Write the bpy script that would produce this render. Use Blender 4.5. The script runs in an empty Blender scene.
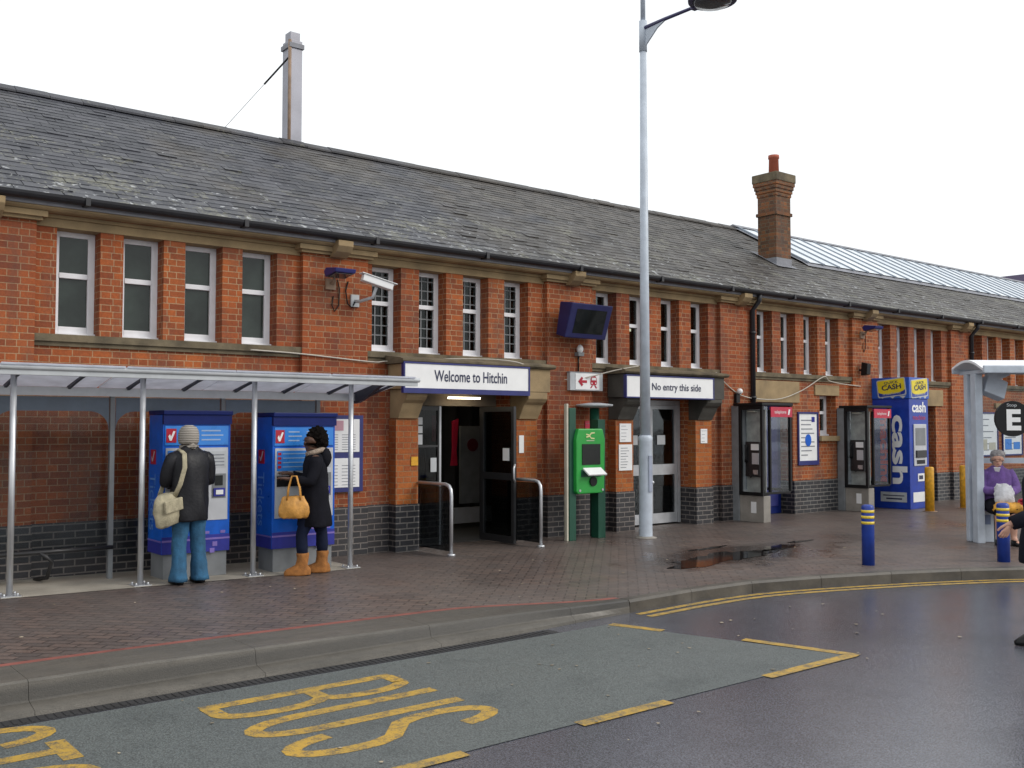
import bpy, bmesh, math, random
from mathutils import Vector, Matrix, noise
R = math.radians
random.seed(7)
SC = bpy.context.scene
COL = SC.collection

# ------------------------------------------------------------------ camera, sky, light, exposure
cam = bpy.data.cameras.new('camera')
cam.sensor_width = 36.0
cam.lens = 1000.0 / 1024.0 * 36.0
cam.clip_start = 0.05
cam.clip_end = 2000.0
camo = bpy.data.objects.new('camera', cam)
COL.objects.link(camo)
camo.location = (0.0, -11.636, 1.7)
camo.rotation_euler = (R(90 + 2.405), 0.0, R(51.2035 - 90))
SC.camera = camo

W = bpy.data.worlds.new('World')
SC.world = W
W.use_nodes = True
nt = W.node_tree
nt.nodes.clear()
out = nt.nodes.new('ShaderNodeOutputWorld')
sky = nt.nodes.new('ShaderNodeTexSky')
sky.sky_type = 'NISHITA'
sky.sun_disc = False
sky.sun_elevation = R(34)
sky.sun_rotation = R(143)
b1 = nt.nodes.new('ShaderNodeBackground')
b1.inputs['Strength'].default_value = 0.13
b2 = nt.nodes.new('ShaderNodeBackground')
b2.inputs['Color'].default_value = (0.96, 0.985, 1.0, 1)
b2.inputs['Strength'].default_value = 1.12
tc = nt.nodes.new('ShaderNodeTexCoord')
cn = nt.nodes.new('ShaderNodeTexNoise')
cn.inputs['Scale'].default_value = 2.2
cn.inputs['Detail'].default_value = 4
cr = nt.nodes.new('ShaderNodeMapRange')
cr.inputs['From Min'].default_value = 0.3
cr.inputs['From Max'].default_value = 0.7
cr.inputs['To Min'].default_value = 0.90
cr.inputs['To Max'].default_value = 1.0
mx = nt.nodes.new('ShaderNodeMixShader')
nt.links.new(tc.outputs['Generated'], cn.inputs['Vector'])
nt.links.new(cn.outputs['Fac'], cr.inputs['Value'])
nt.links.new(cr.outputs['Result'], mx.inputs['Fac'])
nt.links.new(sky.outputs['Color'], b1.inputs['Color'])
nt.links.new(b1.outputs[0], mx.inputs[1])
nt.links.new(b2.outputs[0], mx.inputs[2])
nt.links.new(mx.outputs[0], out.inputs['Surface'])

sl = bpy.data.lights.new('sun', 'SUN')
sl.energy = 1.4
sl.angle = R(25)
sl.color = (1.0, 0.95, 0.88)
so = bpy.data.objects.new('sun', sl)
COL.objects.link(so)
# hazy sun high over the photographer's right shoulder: points from the sun towards the scene
sv = Vector((-0.55, 0.72, -0.62))
so.rotation_euler = sv.to_track_quat('-Z', 'Y').to_euler()

SC.view_settings.view_transform = 'Standard'
SC.view_settings.look = 'None'
SC.view_settings.gamma = 1.0
SC.view_settings.exposure = 0.08
SC.view_settings.use_curve_mapping = False
SC.render.engine = 'CYCLES'
SC.cycles.max_bounces = 8
SC.cycles.transparent_max_bounces = 12


# ------------------------------------------------------------------ materials
class N:
    """small wrapper for building node materials"""
    def __init__(s, name):
        s.m = bpy.data.materials.new(name)
        s.m.use_nodes = True
        s.t = s.m.node_tree
        s.t.nodes.clear()
        s.o = s.t.nodes.new('ShaderNodeOutputMaterial')

    def n(s, typ, **kw):
        x = s.t.nodes.new(typ)
        for k, v in kw.items():
            setattr(x, k, v)
        return x

    def l(s, a, b):
        s.t.links.new(a, b)

    def noise(s, vec, scale, detail=4, rough=.55):
        x = s.n('ShaderNodeTexNoise')
        x.inputs['Scale'].default_value = scale
        x.inputs['Detail'].default_value = detail
        x.inputs['Roughness'].default_value = rough
        if vec is not None:
            s.l(vec, x.inputs['Vector'])
        return x.outputs['Fac']

    def rng(s, v, a, b, c, d):
        x = s.n('ShaderNodeMapRange')
        for k, q in zip(('From Min', 'From Max', 'To Min', 'To Max'), (a, b, c, d)):
            x.inputs[k].default_value = q
        s.l(v, x.inputs['Value'])
        return x.outputs['Result']

    def mix(s, f, a, b, mode='MIX'):
        x = s.n('ShaderNodeMix', data_type='RGBA', blend_type=mode)
        for v, i in ((f, 0), (a, 6), (b, 7)):
            if isinstance(v, (int, float)):
                x.inputs[i].default_value = v
            elif isinstance(v, tuple):
                x.inputs[i].default_value = (*v, 1)
            else:
                s.l(v, x.inputs[i])
        return x.outputs[2]

    def math(s, op, a, b=0.0):
        x = s.n('ShaderNodeMath', operation=op)
        for v, i in ((a, 0), (b, 1)):
            if isinstance(v, (int, float)):
                x.inputs[i].default_value = v
            else:
                s.l(v, x.inputs[i])
        return x.outputs[0]

    def bump(s, h, strength=.3, dist=.01):
        x = s.n('ShaderNodeBump')
        x.inputs['Strength'].default_value = strength
        x.inputs['Distance'].default_value = dist
        s.l(h, x.inputs['Height'])
        return x.outputs[0]

    def done(s, col, rough=.6, metal=0.0, normal=None, spec=None, **kw):
        p = s.n('ShaderNodeBsdfPrincipled')
        for v, k in ((col, 'Base Color'), (rough, 'Roughness'), (metal, 'Metallic')):
            if isinstance(v, tuple):
                p.inputs[k].default_value = (*v, 1)
            elif isinstance(v, (int, float)):
                p.inputs[k].default_value = v
            else:
                s.l(v, p.inputs[k])
        if spec is not None:
            p.inputs['Specular IOR Level'].default_value = spec
        if normal is not None:
            s.l(normal, p.inputs['Normal'])
        for k, v in kw.items():
            p.inputs[k].default_value = v
        s.l(p.outputs[0], s.o.inputs['Surface'])
        s.p = p
        return s.m


def plain(name, col, rough=.5, metal=0.0, var=.12, scale=6.0, bump=0.0, spec=None, fine=0.0):
    """painted / metal / cloth surface with soft tonal variation and wear"""
    k = N(name)
    c = k.n('ShaderNodeTexCoord').outputs['Object']
    a = k.noise(c, scale, 5)
    f = k.rng(a, .3, .7, 1 - var, 1 + var)
    if fine:
        b = k.noise(c, 160, 2)
        f = k.math('MULTIPLY', f, k.rng(b, .25, .75, 1 - fine, 1 + fine))
    cc = k.mix(1.0, col, f, 'MULTIPLY')
    r = k.rng(a, .3, .7, max(.02, rough - .06), min(1, rough + .08))
    nrm = None
    if bump:
        nrm = k.bump(k.noise(c, scale * 4, 4), bump, .01)
    return k.done(cc, r, metal, nrm, spec)


def brickwork(name, c1, c2, mortar, w=.225, h=.0775, ms=.006, squash=.5, patch=(.66, .50, .46), dirt=.35, msk=(.40, .60), rough=.85):
    k = N(name)
    tcx = k.n('ShaderNodeTexCoord').outputs['Object']
    sp = k.n('ShaderNodeSeparateXYZ')
    k.l(tcx, sp.inputs[0])
    u = k.math('ADD', sp.outputs[0], sp.outputs[1])
    cb = k.n('ShaderNodeCombineXYZ')
    wob = k.noise(tcx, 3.0, 2)
    u = k.math('ADD', u, k.rng(wob, 0, 1, -.006, .006))
    k.l(u, cb.inputs[0])
    k.l(sp.outputs[2], cb.inputs[1])
    br = k.n('ShaderNodeTexBrick')
    br.offset = .25 if squash != 1 else .5
    br.offset_frequency = 2
    br.squash = squash
    br.squash_frequency = 2
    for kk, v in (('Scale', 1.0), ('Mortar Size', ms), ('Mortar Smooth', .25), ('Bias', 0.0), ('Brick Width', w), ('Row Height', h)):
        br.inputs[kk].default_value = v
    br.inputs['Color1'].default_value = (*c1, 1)
    br.inputs['Color2'].default_value = (*c2, 1)
    br.inputs['Mortar'].default_value = (*mortar, 1)
    k.l(cb.outputs[0], br.inputs['Vector'])
    big = k.noise(tcx, .30, 5, .6)
    mp = k.n('ShaderNodeMapping')
    mp.inputs['Scale'].default_value = (1.2, 1.2, .45)
    k.l(tcx, mp.inputs['Vector'])
    streak = k.noise(mp.outputs[0], 2.2, 5, .65)
    fine = k.noise(tcx, 45, 4, .7)
    c = k.mix(k.rng(big, msk[0], msk[1], 0, .8), br.outputs['Color'], patch, 'MULTIPLY')
    c = k.mix(k.rng(streak, .45, .75, 0, dirt), c, (.07, .055, .05))
    c = k.mix(1.0, c, k.rng(fine, .25, .75, .72, 1.25), 'MULTIPLY')
    hgt = k.math('ADD', k.math('MULTIPLY', br.outputs['Fac'], -1.0), k.math('MULTIPLY', fine, .5))
    return k.done(c, rough, 0, k.bump(hgt, .55, .006))


M = {}
M['brick'] = brickwork('red_brick', (.42, .108, .024), (.24, .058, .018), (.42, .27, .15), w=.215, h=.075, ms=.0055, dirt=.62)
M['brick_orange'] = brickwork('orange_brick', (.46, .135, .024), (.32, .08, .018), (.33, .20, .10), patch=(.7, .6, .5), dirt=.2)
M['blue_brick'] = brickwork('engineering_brick', (.040, .041, .047), (.024, .025, .030), (.21, .20, .185), ms=.009, squash=1, dirt=.3, rough=.5)
M['chimney_brick'] = brickwork('weathered_brick', (.34, .12, .04), (.13, .06, .035), (.20, .16, .11), patch=(.45, .5, .42), dirt=.6)
M['stone'] = plain('sandstone', (.30, .215, .115), .85, var=.3, scale=2.5, bump=.3, fine=.12)
M['dirty_stone'] = plain('blackened_stone', (.062, .058, .050), .8, var=.35, scale=3, bump=.3, fine=.15)
M['mossy_stone'] = plain('mossy_stone', (.135, .108, .068), .9, var=.5, scale=4, bump=.5, fine=.2)
M['fascia'] = plain('fascia_paint', (.30, .30, .33), .6, var=.12)
M['gutter'] = plain('black_iron', (.014, .014, .018), .45, var=.2)
M['white_frame'] = plain('white_window_paint', (.80, .80, .83), .45, var=.06)
M['white'] = plain('white_panel', (.80, .80, .80), .4, var=.04)
M['dark_room'] = plain('dark_plaster', (.05, .05, .05), .9)
M['lobby_wall'] = plain('lobby_plaster', (.16, .14, .11), .8)
M['slate_flash'] = plain('lead_flashing', (.20, .205, .23), .55, var=.25)
M['alu'] = plain('aluminium', (.46, .47, .49), .38, metal=.5, var=.12)
M['steel'] = plain('galvanised_steel', (.55, .56, .58), .35, metal=.65, var=.12)
M['dark_alu'] = plain('dark_aluminium', (.028, .028, .030), .4, metal=.2)
M['black'] = plain('black_paint', (.010, .010, .011), .4, spec=.25)
M['lamp_grey'] = plain('pale_blue_grey_paint', (.47, .52, .59), .4, var=.12)
M['lamp_dark'] = plain('dark_lamp_paint', (.05, .045, .12), .4)
M['lamp_lens'] = plain('lamp_lens', (.07, .07, .08), .12)
M['bollard_blue'] = plain('bollard_blue', (.012, .045, .30), .4, var=.2)
M['screen_blue'] = plain('screen_casing', (.012, .014, .085), .4, var=.15)
M['navy'] = plain('navy_paint', (.018, .022, .14), .35, var=.15)
M['blue'] = plain('bright_blue_panel', (.008, .105, .53), .32, var=.2, spec=.3)
M['mid_blue'] = plain('light_blue_panel', (.035, .22, .66), .3, var=.1)
M['dark_blue'] = plain('dark_blue_panel', (.005, .014, .11), .4, spec=.2)
M['purple'] = plain('purple_panel', (.035, .04, .28), .4, var=.2, spec=.25)
M['lilac'] = plain('lilac_band', (.20, .14, .45), .4)
M['cash_blue'] = plain('royal_blue_panel', (.008, .040, .33), .34, var=.2)
M['yellow'] = plain('yellow_panel', (.72, .58, .02), .4)
M['yellow_post'] = plain('worn_yellow_paint', (.60, .30, .012), .5, var=.3, scale=12)
M['band_yellow'] = plain('reflective_yellow_band', (.75, .55, .05), .35)
M['red'] = plain('red_panel', (.48, .015, .05), .35)
M['maroon'] = plain('dark_red_lettering', (.75, .03, .10), .4)
M['sign_red'] = plain('sign_red', (.40, .01, .03), .4)
M['ink'] = plain('dark_blue_ink', (.02, .025, .07), .5)
M['grey_ink'] = plain('grey_ink', (.22, .23, .26), .6)
M['green'] = plain('bright_green_panel', (.02, .30, .045), .35, var=.1)
M['dark_green'] = plain('dark_green_panel', (.006, .06, .035), .4)
M['cream'] = plain('cream_panel', (.50, .47, .38), .5, var=.1)
M['silver'] = plain('silver_panel', (.52, .53, .56), .35, metal=.25, var=.08)
M['grey'] = plain('mid_grey_panel', (.19, .20, .21), .55, var=.15)
M['light_grey'] = plain('light_grey_panel', (.46, .48, .50), .5, var=.1)
M['conc'] = plain('concrete', (.25, .23, .205), .7, var=.25, scale=3, bump=.25, fine=.15)
M['conc_light'] = plain('pale_concrete', (.33, .30, .25), .75, var=.25, scale=2, bump=.2, fine=.15)
def banded_kerb():
    # concrete with an uneven darker band along the upright face
    k = N('kerb_concrete')
    c = k.n('ShaderNodeTexCoord').outputs['Object']
    sp = k.n('ShaderNodeSeparateXYZ')
    k.l(c, sp.inputs[0])
    mp = k.n('ShaderNodeMapping')
    mp.inputs['Scale'].default_value = (.5, 2, 2)
    k.l(c, mp.inputs['Vector'])
    a = k.noise(mp.outputs[0], 2.6, 6, .65)
    b = k.noise(c, 9, 5, .7)
    f = k.noise(c, 120, 3)
    col = k.mix(k.rng(a, .3, .7, 0, 1), (.125, .112, .094), (.072, .066, .056))
    col = k.mix(k.rng(b, .5, .7, 0, .5), col, (.055, .050, .043))
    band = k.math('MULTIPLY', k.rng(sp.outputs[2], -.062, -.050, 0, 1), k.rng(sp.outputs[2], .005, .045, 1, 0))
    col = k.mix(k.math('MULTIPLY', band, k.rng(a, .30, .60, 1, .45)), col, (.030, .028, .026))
    col = k.mix(1.0, col, k.rng(f, .25, .75, .75, 1.25), 'MULTIPLY')
    return k.done(col, k.rng(a, .3, .7, .35, .6), 0, k.bump(k.math('ADD', b, f), .3, .006))


M['kerb'] = banded_kerb()
M['old_kerb'] = plain('kerb_concrete', (.098, .089, .076), .5, var=.55, scale=2.6, bump=.3, fine=.2)
M['kerb_red'] = plain('red_kerb_paver', (.21, .065, .05), .6, var=.25)
M['drain'] = plain('drain_iron', (.018, .018, .02), .5, var=.2)
M['terracotta'] = plain('terracotta', (.42, .11, .065), .8, var=.2)
M['zinc'] = plain('flue_metal', (.30, .30, .34), .45, metal=.3, var=.25, scale=1.5)
M['rust'] = plain('rusty_metal', (.28, .19, .13), .7, var=.3)
M['cable'] = plain('pale_cable', (.48, .44, .38), .6)
M['wood_purple'] = plain('far_roof_sheet', (.045, .03, .075), .7)
M['skin_pale'] = plain('pale_skin', (.52, .29, .21), .55, var=.08, scale=15)
M['skin_brown'] = plain('brown_skin', (.095, .045, .028), .5, var=.1, scale=15)
M['hair_grey'] = plain('grey_hair', (.33, .31, .31), .8, var=.25, scale=40, bump=.6)
M['hair_black'] = plain('black_hair', (.008, .006, .005), .9, var=.4, scale=40, bump=1.0, spec=.1)
M['black_leather'] = plain('black_leather_coat', (.010, .010, .013), .50, var=.3, scale=9, bump=.35, spec=.3)
M['black_wool'] = plain('black_wool', (.009, .009, .013), .85, var=.3, scale=9, bump=.4, spec=.12)
M['jeans'] = plain('blue_denim', (.026, .098, .185), .9, var=.35, scale=9, bump=.5, fine=.15)
M['purple_fleece'] = plain('purple_fleece', (.14, .075, .26), .9, var=.25, scale=12, bump=.6)
M['beige_bag'] = plain('beige_canvas', (.36, .32, .22), .85, var=.25, scale=14, bump=.6)
M['tan_bag'] = plain('tan_leather', (.56, .27, .055), .5, var=.25, scale=12, bump=.5)
M['tan_suede'] = plain('tan_suede', (.31, .125, .032), .95, var=.3, scale=18, bump=.4)
M['fur'] = plain('pale_fur_trim', (.36, .28, .22), .95, var=.4, scale=60, bump=.9)
M['plastic_bag'] = plain('white_carrier_bag', (.66, .66, .69), .4, var=.22, scale=16, bump=.9)
M['colour_bag'] = plain('yellow_red_bag', (.60, .30, .04), .5, var=.6, scale=8, bump=.5)
M['blue_glow'] = plain('screen_blue', (.02, .12, .42), .2)


def knit():
    k = N('striped_knit')
    c = k.n('ShaderNodeTexCoord').outputs['Object']
    w = k.n('ShaderNodeTexWave', wave_type='BANDS', bands_direction='Z')
    w.inputs['Scale'].default_value = 17
    w.inputs['Distortion'].default_value = .8
    k.l(c, w.inputs['Vector'])
    return k.done(k.mix(w.outputs['Fac'], (.17, .15, .13), (.46, .42, .37)), .95, 0, k.bump(w.outputs['Fac'], .5, .01))


M['knit'] = knit()


def glass(name, tint=(.55, .6, .6), rough=.03, refl=1.0):
    k = N(name)
    tr = k.n('ShaderNodeBsdfTransparent')
    tr.inputs[0].default_value = (*tint, 1)
    gl = k.n('ShaderNodeBsdfGlossy')
    gl.inputs['Roughness'].default_value = rough
    c = k.n('ShaderNodeTexCoord').outputs['Object']
    k.l(k.bump(k.noise(c, 3, 2), .05, .02), gl.inputs['Normal'])
    fr = k.n('ShaderNodeFresnel')
    fr.inputs[0].default_value = 1.45
    m = k.n('ShaderNodeMixShader')
    k.l(k.math('MULTIPLY', fr.outputs[0], refl), m.inputs[0])
    k.l(tr.outputs[0], m.inputs[1])
    k.l(gl.outputs[0], m.inputs[2])
    k.l(m.outputs[0], k.o.inputs['Surface'])
    return k.m


M['glass'] = glass('window_glass', (.55, .60, .60), refl=.6)
M['door_glass'] = glass('door_glass', (.40, .43, .45), refl=.6)
M['clear_glass'] = glass('shelter_glass', (.82, .85, .87), refl=.3)
M['blind_glass'] = plain('obscured_glass', (.032, .045, .038), .12, var=.55, scale=1.6, spec=.4)
M['black_glass'] = plain('black_screen_glass', (.006, .008, .008), .12, spec=.4)
M['arch_grey'] = plain('grey_blue_arch', (.12, .15, .19), .5)


def emis(name, col, s):
    k = N(name)
    e = k.n('ShaderNodeEmission')
    c = k.n('ShaderNodeTexCoord').outputs['Object']
    k.l(k.mix(k.rng(k.noise(c, 2), .3, .7, 0, .2), col, tuple(x * .9 for x in col)), e.inputs[0])
    e.inputs[1].default_value = s
    k.l(e.outputs[0], k.o.inputs['Surface'])
    return k.m


M['tube'] = emis('fluorescent_tube', (1, .88, .62), 4.0)
M['lobby_tube'] = emis('lobby_tube', (1, .86, .60), 7.0)


def polycarb():
    k = N('translucent_roof_sheet')
    c = k.n('ShaderNodeTexCoord').outputs['Object']
    f = k.rng(k.noise(c, 5), .3, .7, .82, 1)
    d = k.n('ShaderNodeBsdfDiffuse')
    t = k.n('ShaderNodeBsdfTranslucent')
    col = k.mix(1.0, (.80, .82, .88), f, 'MULTIPLY')
    k.l(col, d.inputs[0])
    k.l(col, t.inputs[0])
    m = k.n('ShaderNodeMixShader')
    m.inputs[0].default_value = .72
    k.l(d.outputs[0], m.inputs[1])
    k.l(t.outputs[0], m.inputs[2])
    k.l(m.outputs[0], k.o.inputs['Surface'])
    return k.m


M['polycarb'] = polycarb()


def slate():
    k = N('roof_slate')
    c = k.n('ShaderNodeTexCoord').outputs['Object']
    g = k.n('ShaderNodeNewGeometry')
    rnd = g.outputs['Random Per Island']
    sp = k.n('ShaderNodeSeparateXYZ')
    k.l(c, sp.inputs[0])
    base = k.mix(rnd, (.026, .028, .037), (.056, .057, .070))
    brown = k.mix(rnd, (.032, .028, .025), (.078, .068, .058))
    along = k.math('ADD', k.rng(sp.outputs[0], 4, 14, -.22, .22), k.noise(c, .7, 4))
    base = k.mix(k.rng(along, .38, .58, 0, .95), base, brown)
    # pale weathering, moss and lichen, thickest near the eaves
    low = k.rng(sp.outputs[1], -.2, 3.4, .10, -.08)
    n1 = k.noise(c, 1.3, 5, .65)
    pale = k.math('ADD', k.math('ADD', n1, k.math('MULTIPLY', k.math('SUBTRACT', rnd, .5), .22)), low)
    base = k.mix(k.rng(pale, .56, .72, 0, .4), base, (.125, .130, .140))
    spk = k.noise(c, 17, 5, .8)
    m1 = k.math('ADD', k.math('MULTIPLY', k.noise(c, 1.6, 5, .65), .9), k.math('ADD', k.math('MULTIPLY', spk, .9), k.math('MULTIPLY', low, .6)))
    base = k.mix(k.rng(m1, 1.0, 1.07, 0, .85), base, (.155, .152, .118))
    m2 = k.math('ADD', k.noise(c, 8.5, 3, .6), k.math('MULTIPLY', low, .9))
    base = k.mix(k.rng(m2, .70, .73, 0, .9), base, (.36, .37, .38))
    fine = k.noise(c, 50, 3)
    col = k.mix(1.0, base, k.rng(fine, .25, .75, .7, 1.3), 'MULTIPLY')
    return k.done(col, k.rng(n1, .3, .7, .45, .62), 0, k.bump(fine, .35, .006), spec=.4)


M['slate'] = slate()


def corrugated():
    k = N('patent_glazing_sheet')
    c = k.n('ShaderNodeTexCoord').outputs['Object']
    n1 = k.noise(c, 1.5, 5)
    g = k.n('ShaderNodeNewGeometry')
    col = k.mix(g.outputs['Random Per Island'], (.62, .68, .74), (.78, .82, .86))
    col = k.mix(k.rng(n1, .4, .7, 0, .4), col, (.50, .55, .62))
    return k.done(col, .35, 0)


M['corrugated'] = corrugated()


def paving():
    k = N('block_paving')
    c = k.n('ShaderNodeTexCoord').outputs['Object']
    mp = k.n('ShaderNodeMapping')
    mp.inputs['Rotation'].default_value = (0, 0, R(45))
    k.l(c, mp.inputs['Vector'])
    br = k.n('ShaderNodeTexBrick')
    br.offset = .5
    for kk, v in (('Scale', 1.0), ('Mortar Size', .009), ('Mortar Smooth', .3), ('Bias', 0), ('Brick Width', .21), ('Row Height', .105)):
        br.inputs[kk].default_value = v
    br.inputs['Color1'].default_value = (.155, .114, .098, 1)
    br.inputs['Color2'].default_value = (.102, .084, .078, 1)
    br.inputs['Mortar'].default_value = (.038, .030, .028, 1)
    k.l(mp.outputs[0], br.inputs['Vector'])
    big = k.noise(c, .45, 5, .6)
    mid = k.noise(c, 2.6, 5, .65)
    fine = k.noise(c, 70, 3)
    col = k.mix(k.rng(big, .4, .65, 0, .6), br.outputs['Color'], (.120, .101, .091))
    col = k.mix(k.rng(mid, .5, .75, 0, .5), col, (.045, .036, .034))
    col = k.mix(1.0, col, k.rng(fine, .25, .75, .75, 1.25), 'MULTIPLY')
    gum = k.n('ShaderNodeTexVoronoi')
    gum.inputs['Scale'].default_value = 2.3
    k.l(c, gum.inputs['Vector'])
    col = k.mix(k.rng(gum.outputs['Distance'], .03, .05, .55, 0), col, (.26, .25, .24))
    mq = k.n('ShaderNodeMapping')
    mq.inputs['Location'].default_value = (-10.75 / 2.1, 3.1 / .85, 0)
    mq.inputs['Scale'].default_value = (1 / 2.1, 1 / .85, 1)
    k.l(c, mq.inputs['Vector'])
    ln = k.n('ShaderNodeVectorMath', operation='LENGTH')
    k.l(mq.outputs[0], ln.inputs[0])
    damp = k.rng(k.math('ADD', ln.outputs['Value'], k.math('MULTIPLY', k.math('SUBTRACT', mid, .5), 1.6)), .55, 1.1, 1, 0)
    col = k.mix(k.math('MULTIPLY', damp, .75), col, (.030, .024, .022))
    rough = k.rng(k.math('ADD', big, k.math('MULTIPLY', mid, .5)), .55, .95, .26, .56)
    rough = k.math('MULTIPLY', rough, k.rng(damp, 0, 1, 1, .45))
    h = k.math('ADD', k.math('MULTIPLY', br.outputs['Fac'], -1), k.math('MULTIPLY', fine, .4))
    return k.done(col, rough, 0, k.bump(h, .5, .005), spec=.4)


M['paving'] = paving()


def tarmac(name, c1, c2, r0, r1, stain, wet=.5, seam=False):
    k = N(name)
    c = k.n('ShaderNodeTexCoord').outputs['Object']
    big = k.noise(c, .35, 5, .6)
    mid = k.noise(c, 2.0, 5, .6)
    v = k.n('ShaderNodeTexVoronoi')
    v.inputs['Scale'].default_value = 85
    k.l(c, v.inputs['Vector'])
    fine = k.noise(c, 130, 3)
    col = k.mix(k.rng(big, .35, .65, 0, 1), c1, c2)
    col = k.mix(k.rng(mid, .52, .75, 0, .6), col, stain)
    col = k.mix(1.0, col, k.rng(v.outputs['Distance'], 0, .7, 1.45, .6), 'MULTIPLY')
    col = k.mix(1.0, col, k.rng(fine, .3, .7, .75, 1.3), 'MULTIPLY')
    rough = k.rng(k.math('ADD', big, k.math('MULTIPLY', mid, .4)), .5, .9, r0, r1)
    return k.done(col, rough, 0, k.bump(k.math('ADD', v.outputs['Distance'], fine), wet, .006), spec=.6)


M['asphalt'] = tarmac('wet_asphalt', (.108, .111, .134), (.078, .080, .099), .10, .27, (.050, .050, .064), .12)
M['bay'] = tarmac('green_grey_tarmac', (.118, .134, .130), (.096, .110, .108), .36, .58, (.050, .060, .060), .45)
M['ground'] = tarmac('far_ground', (.07, .07, .072), (.055, .055, .057), .5, .7, (.04, .04, .04))


def worn_line():
    k = N('worn_yellow_road_paint')
    c = k.n('ShaderNodeTexCoord').outputs['Object']
    a = k.noise(c, 9, 6, .75)
    f = k.noise(c, 90, 3)
    col = k.mix(k.rng(k.noise(c, 3), .3, .7, 0, 1), (.50, .30, .035), (.40, .255, .045))
    col = k.mix(k.rng(k.math('ADD', a, k.math('MULTIPLY', f, .5)), .70, .90, 0, .9), col, (.07, .07, .065))
    return k.done(col, .5, 0, k.bump(f, .3, .004))


M['line'] = worn_line()


def water():
    k = N('puddle_water')
    c = k.n('ShaderNodeTexCoord').outputs['Object']
    return k.done((.014, .013, .013), .05, 0, k.bump(k.noise(c, 5, 2), .04, .01), spec=.16)


M['water'] = water()


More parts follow.
